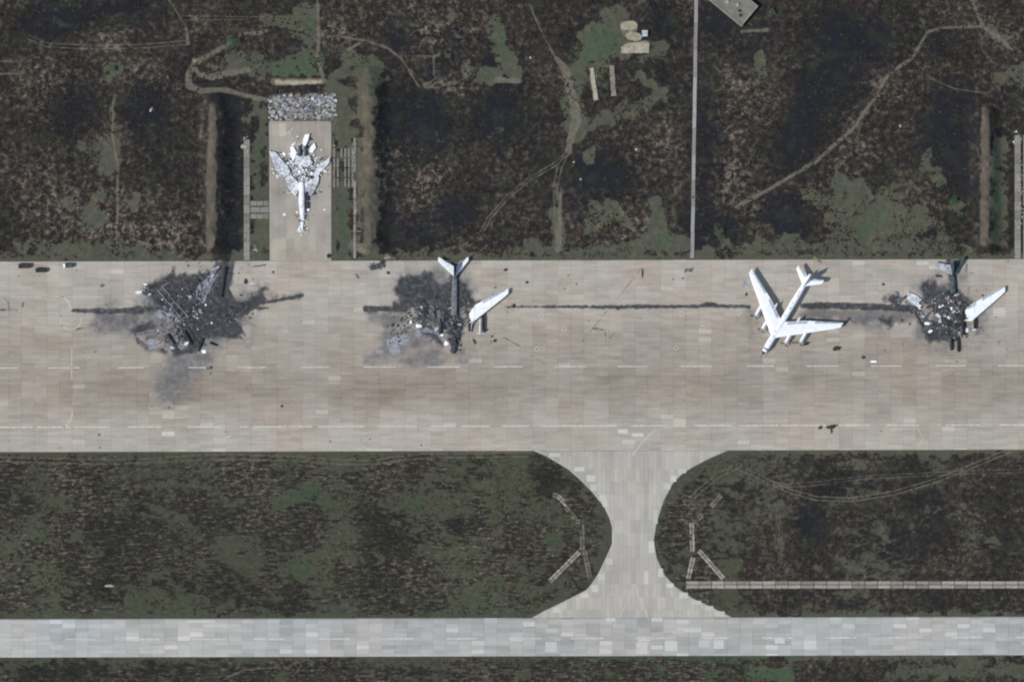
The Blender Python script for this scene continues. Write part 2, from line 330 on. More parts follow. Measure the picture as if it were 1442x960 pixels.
def ground_material():
    n = NT("field", 0.95)
    gr, lu, di, cr, sa, dk, st, wm = [n.attr(a) for a in ("grass", "lush", "dirt", "crest", "sand", "dark", "stripe", "warm")]
    coS = n.scale((0.75, 1.9, 1.0))
    b_iso = n.noise(0.36, 7, 0.60, dist=0.3)
    b_str0 = n.noise(0.40, 6, 0.62, co=coS)
    lines = n.noise(0.9, 3, 0.6, co=n.scale((0.12, 2.2, 1.0)))
    b_str = n.math('MULTIPLY_ADD', n.math('SUBTRACT', lines, 0.5), 0.62, b_str0)
    b = n.mixf(st, b_iso, b_str)
    big = n.noise(0.045, 4, 0.55)
    fine = n.noise(1.25, 5, 0.7)
    blob = n.noise(0.62, 3, 0.5, dist=0.8)
    amp = n.math('ADD', n.math('MULTIPLY_ADD', wm, 0.85, 0.68), n.math('MULTIPLY', st, 0.45))
    w0 = n.math('MULTIPLY', n.math('SUBTRACT', b, 0.5), 1.75)
    w0 = n.math('ADD', w0, n.math('MULTIPLY', n.math('SUBTRACT', n.sstep(blob, 0.38, 0.64), 0.42), 0.22))
    v = n.math('MULTIPLY_ADD', w0, amp, 0.43)
    v = n.math('ADD', v, n.math('MULTIPLY', n.math('SUBTRACT', fine, 0.5), 0.45))
    v = n.math('ADD', v, n.math('MULTIPLY', n.math('SUBTRACT', big, 0.5), 0.75))
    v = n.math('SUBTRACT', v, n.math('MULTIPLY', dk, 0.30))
    v = n.math('SUBTRACT', v, n.math('MULTIPLY', st, -0.05))
    v = n.math('MULTIPLY_ADD', n.math('SUBTRACT', wm, 0.42), 0.30, v)
    base = n.ramp(v, [(0.05, srgb(27, 28, 29)), (0.28, srgb(39, 37, 36)), (0.46, srgb(56, 50, 45)), (0.64, srgb(82, 74, 66)), (0.82, srgb(108, 99, 89)), (1.0, srgb(126, 118, 108))])
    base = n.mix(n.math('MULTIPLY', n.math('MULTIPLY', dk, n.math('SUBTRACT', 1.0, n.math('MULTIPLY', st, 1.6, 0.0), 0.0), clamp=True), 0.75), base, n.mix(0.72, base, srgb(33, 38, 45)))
    hue = n.noise(0.11, 3, 0.5)
    base = n.mix(n.math('MULTIPLY', n.sstep(hue, 0.57, 0.72), 0.18), base, n.mix(0.5, base, srgb(92, 66, 52)))
    base = n.mix(n.math('MULTIPLY', n.math('ADD', n.sstep(hue, 0.50, 0.34), n.math('MULTIPLY', st, 0.5)), 0.5), base, n.mix(0.6, base, srgb(56, 62, 44)))
    # grass: ragged edge, mottled body
    g = n.math('ADD', gr, n.math('MULTIPLY', n.math('SUBTRACT', n.mixf(st, n.noise(0.55, 5, 0.65), n.noise(0.7, 6, 0.72, co=n.scale((0.45, 2.3, 1.0)))), 0.5), n.math('MULTIPLY_ADD', st, 0.9, 1.45)))
    gf = n.math('MULTIPLY', n.sstep(g, 0.30, 0.74), n.sstep(gr, 0.02, 0.2))
    gc = n.ramp(n.math('ADD', n.math('MULTIPLY', b_iso, 0.6), n.math('MULTIPLY', fine, 0.4)), [(0.3, srgb(64, 66, 55)), (0.5, srgb(80, 83, 69)), (0.7, srgb(99, 100, 84))])
    gc = n.mix(n.sstep(n.noise(0.06, 3, 0.5), 0.35, 0.65), gc, n.mix(0.4, gc, srgb(90, 88, 74)))
    gc = n.mix(n.math('MULTIPLY', n.sstep(lu, 0.2, 0.9), 0.85), gc, n.ramp(n.noise(0.4, 4, 0.6), [(0.3, srgb(62, 75, 56)), (0.7, srgb(82, 96, 74))]))
    gc = n.mix(n.math('MULTIPLY', st, 0.6), gc, n.mix(1.0, gc, srgb(218, 225, 210), 'MULTIPLY'))
    c = n.mix(n.math('MULTIPLY', gf, n.math('SUBTRACT', 0.92, n.math('MULTIPLY', st, 0.12))), base, gc)
    dirtc = n.ramp(n.noise(0.5, 5, 0.6), [(0.3, srgb(92, 87, 76)), (0.7, srgb(124, 118, 104))])
    tone = n.noise(0.022, 4, 0.6)
    c = n.mix(n.math('MULTIPLY', n.sstep(tone, 0.5, 0.68), 0.35), c, n.mix(1.0, c, (0.62, 0.60, 0.60, 1), 'MULTIPLY'))
    c = n.mix(n.math('MULTIPLY', n.sstep(tone, 0.48, 0.3), 0.35), c, n.mix(1.0, c, (1.45, 1.36, 1.22, 1), 'MULTIPLY'))
    c = n.mix(n.math('MULTIPLY', n.sstep(lines, 0.52, 0.64), n.math('MULTIPLY', st, 0.45)), c, n.mix(1.0, c, (0.66, 0.66, 0.66, 1), 'MULTIPLY'))
    c = n.mix(n.math('MULTIPLY', n.sstep(di, 0.15, 0.9), 0.8), c, dirtc)
    c = n.mix(n.math('MULTIPLY', n.sstep(n.math('ADD', cr, n.math('MULTIPLY', n.math('SUBTRACT', n.noise(0.5, 5, 0.6), 0.5), 0.7)), 0.3, 0.95), 0.85), c, n.ramp(n.noise(0.16, 5, 0.6), [(0.3, srgb(72, 71, 61)), (0.7, srgb(112, 102, 90))]))
    c = n.mix(n.sstep(sa, 0.2, 0.9), c, n.ramp(n.noise(0.5, 4, 0.6), [(0.35, srgb(136, 130, 108)), (0.7, srgb(176, 168, 148))]))
    n.bump(n.math('ADD', b_iso, n.math('MULTIPLY', fine, 0.5)), 0.6, 0.5)
    return n.col(c)
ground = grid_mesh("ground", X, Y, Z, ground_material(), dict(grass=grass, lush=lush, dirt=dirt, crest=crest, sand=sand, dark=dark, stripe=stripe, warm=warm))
del G, X, Y, wA, wB, wC, wS, gD

# ------------------------------------------------------------------ concrete paving
wreck_char = [
 # western wreck
 [(232, 400, 11), (262, 402, 16), (290, 402, 13)], [(212, 402, 7), (232, 396, 8), (250, 392, 9), (300, 392, 10)], [(245, 377, 1), (246, 395, 8)], [(262, 379, 1), (262, 398, 8)], [(280, 378, 2), (281, 395, 9)], [(228, 392, 1), (240, 410, 10)], [(250, 430, 14), (300, 440, 16)], [(345, 470, 1), (320, 450, 10)], [(372, 404, 1), (350, 430, 8)], [(299, 384, 4), (300, 400, 8)],
 [(240, 405, 8), (270, 405, 12)], [(319, 364, 10), (316, 400, 10), (310, 425, 12)], [(255, 440, 15), (285, 450, 18), (300, 462, 14)], [(270, 480, 16), (250, 490, 10)], [(300, 440, 14), (335, 432, 8)],
 [(193, 455, 2), (190, 468, 3), (196, 482, 3), (212, 490, 3), (235, 492, 4)], [(196, 462, 8), (214, 458, 6)], [(330, 440, 7), (350, 432, 6), (364, 424, 8), (366, 408, 3)], [(362, 424, 6), (372, 422, 3), (395, 416, 1.5), (425, 415, 3)],
 [(306, 462, 13), (330, 472, 5)], [(188, 436, 5), (210, 432, 6), (330, 436, 3), (374, 433, 1.2)], [(215, 412, 8), (225, 425, 6)], [(206, 476, 2), (236, 472, 2)],
 # middle wreck
 [(570, 400, 8), (600, 392, 9), (604, 388, 6)], [(563, 408, 7), (590, 412, 12)], [(600, 410, 14), (625, 412, 10)], [(640, 400, 8), (652, 402, 6), (655, 418, 8)], [(640, 430, 14), (625, 440, 14), (600, 440, 12)], [(520, 434, 4), (565, 434, 5)], [(640, 455, 14), (640, 480, 7)],
 [(560, 430, 8), (580, 425, 8)], [(660, 425, 8), (678, 428, 4)], [(640, 370, 7), (640, 388, 5)], [(596, 462, 8), (612, 468, 8), (622, 484, 4)],
 # eastern wreck
 [(1302, 402, 4), (1308, 415, 8), (1316, 404, 5)], [(1322, 415, 5), (1345, 412, 5)], [(1300, 430, 8), (1345, 430, 14), (1365, 430, 6)], [(1330, 445, 15), (1350, 455, 8)], [(1260, 422, 7), (1245, 421, 3)], [(1250, 455, 8), (1240, 450, 4)], [(1312, 475, 10), (1340, 470, 8)], [(1336, 368, 4), (1342, 410, 4)],
]
ash_st = [
 [(258, 520, 22), (245, 540, 18)], [(262, 505, 20)], [(250, 455, 45)], [(306, 378, 5), (292, 400, 9), (285, 420, 10)], [(220, 410, 18), (300, 400, 22)], [(215, 470, 22)], [(290, 450, 50)], [(330, 430, 25), (365, 415, 12)], [(580, 405, 22), (650, 405, 20)], [(620, 440, 42)], [(1330, 435, 40)], [(1300, 405, 14)], [(1345, 390, 14)], [(285, 430, 25)], [(340, 445, 18)], [(225, 440, 20)], [(175, 455, 22), (140, 452, 12)], [(280, 500, 22)], [(300, 470, 28)], [(345, 480, 8)],
 [(600, 470, 22), (560, 480, 14)], [(560, 478, 20), (530, 500, 14)], [(610, 500, 20), (570, 510, 10)], [(545, 450, 18), (530, 448, 10)], [(620, 450, 25)], [(620, 385, 14)], [(655, 380, 8)], [(650, 500, 14)],
 [(1300, 465, 18), (1340, 480, 14)], [(1290, 485, 8), (1330, 492, 10)], [(1270, 440, 14)], [(1240, 450, 18), (1200, 448, 10)], [(1330, 440, 28)], [(1380, 450, 12)], [(1375, 470, 12)], [(1320, 390, 8)],
 [(1145, 445, 12), (1180, 448, 10), (1200, 450, 12)], [(1055, 445, 8), (1060, 470, 8)],
]
pale_st = [[(306, 378, 5), (297, 392, 7), (284, 412, 10)], [(268, 417, 1.5)], [(205, 403, 4)], [(198, 411, 5)], [(212, 482, 7), (228, 482, 5)], [(552, 482, 7), (570, 476, 8)], [(556, 490, 8)], [(535, 494, 5)], [(588, 468, 6)], [(226, 440, 7), (250, 448, 5)], [(215, 483, 9)], [(256, 484, 6)], [(585, 462, 3), (612, 466, 4), (625, 478, 3)], [(1320, 372, 4), (1334, 384, 3)], [(620, 372, 5)], [(1288, 440, 3), (1298, 455, 3)],
 [(1052, 400, 6)], [(700, 415, 8)], [(1390, 425, 9)], [(222, 440, 6), (240, 442, 6)], [(660, 445, 4)], [(1370, 465, 5)], [(1345, 468, 4)]]
crack_st = [[(103, 435, 3.0), (140, 436, 3.6), (200, 435, 5)], [(330, 433, 4), (378, 432.5, 1.6)], [(370, 425, 3), (426, 415, 3.2)], [(515, 434, 4.2), (570, 434, 4.5)], [(716, 431.5, 1.6), (780, 431.5, 1.8), (860, 432, 2.2), (900, 431.5, 3), (985, 431.5, 2.3), (1000, 429, 4.2), (1010, 431, 2.4), (1055, 432, 2.6)],
 [(1130, 431, 4.2), (1180, 431, 5), (1262, 434, 4.6), (1300, 436, 4.5)], [(712, 431, 1.4), (724, 432, 2), (722, 428, 1.2)], [(871, 434, 1.6)], [(892, 432, 2)], [(805, 432, 1.8)]]
dk_line = [[(709, 474, 0.6), (730, 486, 1.1)], [(746, 499, 0.5), (770, 514, 0.4)], [(835, 462, 1.4), (849, 464, 1)], [(852, 465, 0.5), (854, 484, 0.6)], [(858, 476, 1), (866, 468, 0.6)], [(1195, 448, 1.2), (1203, 455, 1)], [(820, 480, 0.4), (905, 376, 0.4)],
 [(904, 378, 1.2), (905, 392, 1.2)], [(965, 382, 2), (976, 378, 1)], [(962, 392, 1.4)], [(33, 424, 1.4), (32, 430, 1.4)], [(7, 418, 1), (12, 424, 1), (13, 436, 0.8)], [(1, 434, 1.2), (24, 434, 1)], [(118, 460, 1), (104, 462, 0.8)], [(524, 376, 4), (540, 372, 4)], [(546, 382, 1.6)], [(502, 386, 1.6), (505, 390, 1.4)],
 [(143, 401, 2), (148, 400, 1)], [(356, 374, 1.2), (374, 372, 1.2)], [(385, 382, 2)], [(433, 381, 1)], [(930, 600, 0.8)], [(1226, 388, 1)]]
spots = [(714, 380, 1.6), (742, 397, 1.8), (800, 388, 1.4), (812, 400, 1.6), (795, 406, 1.2), (948, 393, 1.4), (902, 448, 1.3), (829, 452, 1.2), (347, 545, 1.6), (357, 548, 1.2), (397, 571, 1.7), (318, 606, 1.5), (293, 517, 2), (297, 524, 1.5), (140, 610, 1.7), (141, 628, 1.4), (85, 628, 1), (214, 570, 1.5), (238, 572, 1.6), (27, 387, 1.2), (55, 386, 1), (108, 379, 1.4), (508, 618, 1.4), (521, 617, 1), (593, 626, 1.5), (465, 620, 1.4), (1246, 494, 1.4), (1244, 400, 1.5), (1216, 503, 2.6), (1348, 510, 1.4), (1272, 485, 1.2), (1420, 368, 1.6), (1403, 448, 1.3), (1407, 483, 1.4), (1418, 493, 1), (1142, 516, 1), (1241, 607, 1.4), (1205, 616, 1), (942, 582, 1.3), (863, 570, 1.2), (1056, 625, 1), (134, 493, 1.3), (240, 520, 1), (133, 463, 0.8), (97, 449, 0.9), (1098, 375, 1), (709, 560, 0.9), (347, 486, 0.8), (420, 486, 0.9), (687, 531, 1), (1178, 488, 1)]

def paving_attrs(F, seed):
    X, Y = F.X, F.Y
    a = fbm(X, Y, 14, 4, seed); b = fbm(X, Y, 5, 3, seed + 9); l = fbm(X, Y, 160, 3, seed + 3, 1.0, 2.0)
    near = np.exp(-((X - 700) / 900.0) ** 2)
    char = soft(F.dist(wreck_char) + a * 12 + b * 8, 10)
    char = np.maximum(char, soft(F.dist([[(x, y, r) for x, y, r in [s]] for s in spots] + dk_line) + b * 2.2, 2.2) * 0.8)
    W1 = [(203, 403), (214, 397), (232, 389), (245, 376), (249, 389), (262, 379), (265, 387), (277, 386), (281, 377), (286, 388), (299, 379), (303, 366), (332, 366), (328, 392), (324, 404), (334, 424), (362, 418), (368, 402), (376, 421), (350, 441), (335, 450), (328, 455), (346, 479), (318, 470), (292, 474), (262, 470), (238, 444), (214, 420)]
    W2 = [(556, 404), (565, 393), (586, 392), (598, 378), (608, 388), (620, 400), (636, 394), (654, 396), (656, 404), (652, 410), (661, 424), (640, 445), (600, 442), (566, 430)]
    W3 = [(1296, 396), (1300, 401), (1315, 399), (1321, 412), (1328, 403), (1336, 410), (1352, 412), (1372, 426), (1358, 440), (1350, 470), (1318, 482), (1296, 468), (1300, 430)]
    for W_, k_ in ((W1, 0.8), (W2, 0.78), (W3, 0.72)):
        char = np.maximum(char, soft(F.poly(W_) + b * 3 + a * 3, 3.5) * (k_ + a * 0.5))
    crk = soft(F.dist(crack_st) + b * 3.4 + a * 2, 2.8)
    char = np.maximum(char, crk * 0.92)
    ash = soft(F.dist(ash_st + [[(258, 512, 30), (240, 545, 26)], [(560, 478, 26)], [(240, 440, 52)], [(150, 445, 22)]]) + a * 26 + b * 8, 36)
    pale = soft(F.dist(pale_st) + b * 8 + a * 6, 7)
    brown = soft(F.dist([[(1140, 442, 10), (1200, 444, 12), (1290, 446, 10)], [(140, 444, 9), (190, 446, 10)], [(530, 445, 9), (560, 448, 10)], [(240, 405, 20)], [(1310, 410, 15)], [(140, 466, 4), (142, 450, 4)]]) + a * 18, 14)
    lane = np.exp(-((Y - 545) / 38.0) ** 2) * (0.75 + 1.2 * l) + 0.35 * np.exp(-((Y - 480) / 30.0) ** 2)
    return dict(char=char, ash=ash, pale=pale, brown=brown, lane=np.clip(lane, 0, 1.2), tone=np.clip(0.5 + l, 0, 1))

def concrete(name, base, alt, cool, slab=(6.0, 2.0), bright=0.05, var=0.09, off=(0, 0), rot=0.0, joint=0.16, coolf=0.0, streak=1.0):
    n = NT(name, 0.85)
    at = {a: n.attr(a) for a in ("char", "ash", "pale", "brown", "lane", "tone")}
    co = n.scale((1, 1, 1), loc=(off[0], off[1], 0), rot=rot)
    x, y, _ = n.sep(co)
    cx = n.math('DIVIDE', x, slab[0]); cy = n.math('DIVIDE', y, slab[1])
    fx = n.math('FLOOR', cx); fy = n.math('FLOOR', cy)
    rv, rc = n.white(n.comb(fx, fy, 1.0))
    # repaired fields: groups of slabs laid at one time
    gv, gc = n.white(n.comb(n.math('FLOOR', n.math('DIVIDE', fx, 2.0)), n.math('FLOOR', n.math('DIVIDE', n.math('ADD', fy, n.math('FLOOR', n.math('MULTIPLY', fx, 0.37))), 4.0)), 5.0))
    cvr, _ = n.white(n.comb(fx, 3.0, 9.0))
    v = n.math('ADD', n.math('MULTIPLY', n.math('SUBTRACT', rv, 0.5), var * 2.0), n.math('MULTIPLY', n.math('SUBTRACT', gv, 0.5), var * 1.1))
    v = n.math('ADD', v, n.math('MULTIPLY', n.math('SUBTRACT', cvr, 0.5), var * 0.5))
    st = n.noise(0.22, 5, 0.65, co=n.scale((0.35, 2.6, 1.0)) if rot == 0 else n.scale((2.6, 0.35, 1)))
    blot = n.noise(0.07, 5, 0.6); fine = n.noise(1.1, 4, 0.7)
    v = n.math('ADD', v, n.math('MULTIPLY', n.math('SUBTRACT', st, 0.5), 0.42 * streak))
    v = n.math('ADD', v, n.math('MULTIPLY', n.math('SUBTRACT', blot, 0.5), 0.34))
    v = n.math('ADD', v, n.math('MULTIPLY', n.math('SUBTRACT', fine, 0.5), 0.26))
    hit = n.math('GREATER_THAN', n.math('MULTIPLY', rv, n.math('ADD', 0.55, n.math('MULTIPLY', gv, 0.5))), 1.0 - bright * 1.6)
    v = n.math('ADD', v, n.math('MULTIPLY', hit, 0.17))
    v = n.math('SUBTRACT', v, n.math('MULTIPLY', at["lane"], 0.24))
    ex = n.math('SUBTRACT', 0.5, n.math('ABSOLUTE', n.math('SUBTRACT', n.math('FRACT', cx), 0.5)))
    ey = n.math('SUBTRACT', 0.5, n.math('ABSOLUTE', n.math('SUBTRACT', n.math('FRACT', cy), 0.5)))
    jx = n.math('LESS_THAN', n.math('MULTIPLY', ex, slab[0]), joint); jy = n.math('LESS_THAN', n.math('MULTIPLY', ey, slab[1]), joint * 0.7)
    jn = n.noise(0.12, 4, 0.6)
    jj = n.math('MULTIPLY', n.math('ADD', n.math('MULTIPLY', jx, 0.16), n.math('MULTIPLY', jy, 0.07)), n.sstep(jn, 0.35, 0.6))
    v = n.math('SUBTRACT', v, jj)
    mult = n.math('MAXIMUM', n.math('ADD', 1.0, v), 0.25)
    c = n.mix(n.math('MULTIPLY', n.sstep(gv, 0.1, 0.9), 0.8), srgb(*base), srgb(*alt))
    c = n.mix(n.math('MULTIPLY', n.sstep(n.noise(0.025, 3, 0.5), 0.38, 0.62), 0.6), c, srgb(*cool))
    if coolf: c = n.mix(coolf, c, srgb(*cool))
    c = n.mix(n.math('MULTIPLY', at["lane"], 0.5), c, srgb(148, 133, 115))
    c = n.mix(1.0, c, n.comb(mult, mult, mult), 'MULTIPLY')
    rag = n.math('MULTIPLY', n.math('SUBTRACT', n.noise(0.9, 5, 0.7), 0.5), 0.7)
    rag2 = n.math('MULTIPLY', n.math('SUBTRACT', n.noise(0.25, 6, 0.7), 0.5), 0.9)
    c = n.mix(n.math('MULTIPLY', n.sstep(n.math('ADD', at["brown"], rag2), 0.25, 1.0), 0.6), c, srgb(98, 88, 80))
    c = n.mix(n.math('MULTIPLY', n.sstep(n.math('ADD', at["ash"], rag2), 0.2, 1.05), 0.78), c, n.ramp(n.noise(0.35, 5, 0.7), [(0.3, srgb(74, 74, 75)), (0.5, srgb(98, 99, 101)), (0.7, srgb(128, 129, 133))]))
    c = n.mix(n.math('MULTIPLY', n.sstep(n.math('ADD', at["char"], rag), 0.1, 0.9), 0.95), c, n.ramp(n.noise(0.45, 5, 0.7), [(0.32, srgb(40, 44, 47)), (0.52, srgb(60, 62, 65)), (0.7, srgb(104, 105, 108))]))
    c = n.mix(n.math('MULTIPLY', n.sstep(n.math('ADD', at["pale"], rag), 0.35, 0.95), 0.72), c, n.ramp(n.noise(0.5, 5, 0.7), [(0.35, srgb(124, 127, 134)), (0.6, srgb(168, 173, 180)), (0.72, srgb(204, 211, 216))]))
    n.bump(n.math('ADD', fine, n.math('MULTIPLY', jj, -4.0)), 0.15, 0.05)
    return n.col(c)

def rect_field(x0, y0, x1, y1, step, far_l=0, far_r=0):
    xs = np.arange(x0, x1 + 0.01, (x1 - x0) / max(1, round((x1 - x0) / step)))
    if far_l: xs = axis(x0, x1, step, far_l)
    ys = np.linspace(y0, y1, max(2, round((y1 - y0) / step)))
    return Field(xs, ys)
ZP = 0.09
F = rect_field(-40, 366, 1482, 634, 1.2, far_l=9000)
apron = grid_mesh("apron", F.X, np.clip(F.Y - 0.0024 * (np.clip(F.X, -100, 1600) - 721), 0, 2000), np.full(F.X.shape, ZP),
    concrete("apron_concrete", (170, 159, 145), (174, 167, 155), (164, 160, 150), bright=0.035, var=0.055, streak=1.6, off=(2.3, 0.4)), paving_attrs(F, 101), skirt=0.4)
F = rect_field(-40, 869, 1482, 923, 3.0, far_l=9000)
A = paving_attrs(F, 131); A['lane'] = np.clip((F.X - 250) / 500, 0, 1) * 0.12 + np.exp(-((F.X - 700) / 250.0) ** 2) * 0.1; A['char'] *= 0
runway = grid_mesh("taxiway", F.X, F.Y - 0.0024 * (np.clip(F.X, -100, 1600) - 721), np.full(F.X.shape, ZP),
    concrete("taxiway_concrete", (174, 172, 164), (181, 177, 167), (168, 172, 171), bright=0.10, var=0.105, off=(1.0, 0.6), coolf=0.25, joint=0.2), A, skirt=0.4)
ty = np.linspace(634.0, 869.0, 120); tu = np.linspace(0, 1, 60)
TY = np.repeat(ty[:, None], 60, 1); TX = conn_l(TY) * (1 - tu[None, :]) + conn_r(TY) * tu[None, :]
lz = fbm(TX, TY, 90, 3, 171)
zero = np.zeros(TX.shape)
conn = grid_mesh("connecting_taxiway", TX, TY - 0.0024 * (TX - 721), np.full(TX.shape, ZP),
    concrete("connector_concrete", (174, 169, 157), (178, 173, 161), (168, 165, 157), slab=(2.0, 6.0), bright=0.03, var=0.08, rot=0.0, coolf=0.15, joint=0.14, streak=0.4),
    dict(char=zero, ash=zero, pale=zero, brown=zero, lane=np.clip(lz + 0.1, 0, 1) * 0.5, tone=zero), skirt=0.4)
# hardstand north of the apron, flared where it joins
hx = np.linspace(0, 1, 70); hy = np.linspace(170, 366, 130); HY = np.repeat(hy[:, None], 70, 1)
HL = np.interp(HY, [170, 340, 352, 366], [379, 380, 380, 380]); HR = np.interp(HY, [170, 366], [467, 467])
HX = HL * (1 - hx[None]) + HR * hx[None]
hz = fbm(HX, HY, 30, 4, 191)
hpale = np.clip(1.15 - np.hypot((HX - 425) / 36, (HY - 245) / 62), 0, 1) * 0.75 + hz * 0.6 + 0.08
hard = grid_mesh("hardstand", HX, np.where(HY > 365.9, 366.0 - 0.0024 * (HX - 721), HY), np.full(HX.shape, ZP),
    concrete("hardstand_concrete", (164, 158, 146), (176, 167, 150), (164, 161, 154), slab=(3.5, 6.0), bright=0.02, var=0.05, off=(0.9, 0.0), joint=0.14, streak=0.35),
    dict(char=np.clip(-hz - 0.22, 0, 1) * 2, ash=np.clip(hpale * 0.8, 0, 1), pale=np.clip(hpale, 0, 1), brown=HX * 0, lane=np.clip(0.25 + hz, 0, 1), tone=HX * 0), skirt=0.4)
del F, A
# ------------------------------------------------------------------ materials for things
M = {}
def white_paint(name, a, b, soot=0.0):
    n = NT(name, 0.45); n.b.inputs["Specular IOR Level"].default_value = 0.4
    f = n.noise(0.5, 5, 0.6); pl = n.noise(0.25, 4, 0.6, co=n.scale((0.4, 3, 1)))
    c = n.mix(n.sstep(f, 0.35, 0.7), srgb(*a), srgb(*b))
    c = n.mix(n.math('MULTIPLY', n.sstep(pl, 0.5, 0.72), 0.35), c, srgb(206, 212, 216))
    if soot: c = n.mix(n.math('MULTIPLY', n.sstep(n.noise(0.35, 6, 0.7), 0.62 - soot * 0.25, 0.72), 0.85), c, srgb(98, 102, 108))
    if soot > 0.9: c = n.mix(n.math('MULTIPLY', n.sstep(n.noise(1.4, 4, 0.7), 0.5, 0.62), 0.8), c, srgb(120, 130, 138))
    return n.col(c)
M['white'] = white_paint("bomber_white_paint", (247, 248, 247), (240, 243, 243))
M['white_soot'] = white_paint("sooty_white_paint", (240, 242, 242), (224, 228, 230), 0.35)
M['white_burnt'] = white_paint("scorched_white_paint", (206, 208, 212), (168, 168, 174), 1.0)
M['grey_metal'] = simple("dull_aluminium", (188, 196, 202), (150, 158, 166), 0.9, 0.5)
M['glass'] = simple("dark_glazing", (34, 40, 48), (48, 56, 64), 1.0, 0.15)
M['dark_metal'] = simple("dark_metal", (44, 46, 48), (66, 68, 70), 1.2, 0.6)
M['white_mottle'] = white_paint("shredded_white_skin", (240, 242, 242), (206, 212, 216), 0.95)
M['char'] = simple("charred_metal", (48, 50, 52), (88, 88, 90), 0.7, 0.9, bump=0.4)
M['char_dark'] = simple("soot_black_metal", (34, 38, 40), (58, 62, 64), 0.8, 0.9, bump=0.4)
M['teal_char'] = simple("scorched_blue_grey_skin", (58, 68, 70), (86, 96, 98), 0.5, 0.8, bump=0.3)
M['ashgrey'] = simple("ash_grey_skin", (112, 114, 118), (78, 80, 84), 0.6, 0.9, bump=0.5)
M['rib_ash'] = simple("ash_covered_ribs", (148, 148, 154), (100, 100, 106), 1.2, 0.9)
M['tan_burnt'] = simple("heat_browned_skin", (160, 152, 144), (112, 104, 100), 0.7, 0.8, bump=0.4)
M['rubber'] = simple("rubber", (30, 30, 31), (40, 40, 40))
M['concrete_old'] = simple("weathered_concrete", (150, 146, 136), (122, 118, 108), 0.9, 0.9, bump=0.3)
M['concrete_pale'] = simple("pale_concrete", (178, 170, 152), (148, 142, 124), 0.9, 0.9, bump=0.3)
M['brown'] = simple("rusty_brown_metal", (74, 62, 56), (56, 50, 46), 1.2, 0.8)
M['olive'] = simple("dark_olive_canvas", (66, 62, 56), (52, 50, 46), 1.2, 0.9)
M['wood'] = simple("pale_timber", (150, 146, 112), (116, 110, 84), 2.0, 0.9)
M['leaf'] = simple("grey_green_leaves", (78, 88, 72), (98, 106, 88), 1.4, 0.8)
M['leaf_green'] = simple("green_leaves", (62, 84, 58), (84, 106, 78), 1.4, 0.8)
M['bark'] = simple("bark", (58, 50, 42), (44, 38, 32), 2.0)
M['paint'] = simple("road_paint", (206, 203, 194), (176, 171, 161), 0.7, 0.8)
M['paint_faint'] = simple("worn_road_paint", (196, 192, 180), (180, 172, 160), 0.9, 0.8)

def mk(name, bm, mat, parent=None, smooth=False):
    me = bpy.data.meshes.new(name)
    bmesh.ops.recalc_face_normals(bm, faces=bm.faces)
    if smooth:
        for f in bm.faces: f.smooth = True
    bm.to_mesh(me); bm.free()
    for m in (mat if isinstance(mat, (list, tuple)) else [mat]): me.materials.append(m)
    if smooth and hasattr(me, "set_sharp_from_angle"): me.set_sharp_from_angle(angle=math.radians(40))
    o = bpy.data.objects.new(name, me); C.objects.link(o)
    if parent: o.parent = parent
    return o
def thing(name, label, cat, loc, rz=0.0, group=None):
    o = bpy.data.objects.new(name, None); C.objects.link(o); o.location = loc; o.rotation_euler = (0, 0, rz)
    o.empty_display_size = 1.0
    return tag(o, label, cat, group)
def box(bm, c, s, rz=0.0, tilt=(0, 0), jit=0.0, mi=0, rnd=random):
    R = Matrix.Rotation(rz, 3, 'Z') @ Matrix.Rotation(tilt[0], 3, 'X') @ Matrix.Rotation(tilt[1], 3, 'Y')
    vs = []
    for z in (-1, 1):
        for a, b in ((-1, -1), (1, -1), (1, 1), (-1, 1)):
            p = Vector((a * s[0] / 2 * (1 + rnd.uniform(-jit, jit)), b * s[1] / 2 * (1 + rnd.uniform(-jit, jit)), z * s[2] / 2 * (1 + rnd.uniform(-jit, jit))))
            vs.append(bm.verts.new(Vector(c) + R @ p))
    for q in ((3, 2, 1, 0), (4, 5, 6, 7), (0, 1, 5, 4), (1, 2, 6, 5), (2, 3, 7, 6), (3, 0, 4, 7)):
        f = bm.faces.new([vs[i] for i in q]); f.material_index = mi
    return vs
def loft(bm, rings, close=True, cap=True):
    """rings: lists of equal length of Vectors"""
    R = [[bm.verts.new(p) for p in r] for r in rings]
    n = len(R[0])
    for a, b in zip(R[:-1], R[1:]):
        for i in range(n if close else n - 1):
            bm.faces.new((a[i], a[(i + 1) % n], b[(i + 1) % n], b[i]))
    if cap:
        for r in (R[0], R[-1]):
            try: bm.faces.new(r)
            except Exception: pass
def ring(c, rx, rz, n=16, axis='Y', crumple=0.0, rnd=random):
    out = []
    for i in range(n):
        a = 2 * math.pi * i / n; k = 1 + rnd.uniform(-crumple, crumple)
        u, v = math.cos(a) * rx * k, math.sin(a) * rz * k
        out.append(Vector((c[0] + u, c[1], c[2] + v)) if axis == 'Y' else (Vector((c[0] + u, c[1] + v, c[2])) if axis == 'Z' else Vector((c[0], c[1] + u, c[2] + v))))
    return out
def cyl(bm, p0, p1, r0, r1=None, n=10):
    r1 = r0 if r1 is None else r1
    d = (Vector(p1) - Vector(p0)); q = d.to_track_quat('Z', 'Y')
    rs = []
    for p, r in ((p0, r0), (p1, r1)):
        rs.append([Vector(p) + q @ Vector((math.cos(2 * math.pi * i / n) * r, math.sin(2 * math.pi * i / n) * r, 0)) for i in range(n)])
    loft(bm, rs)

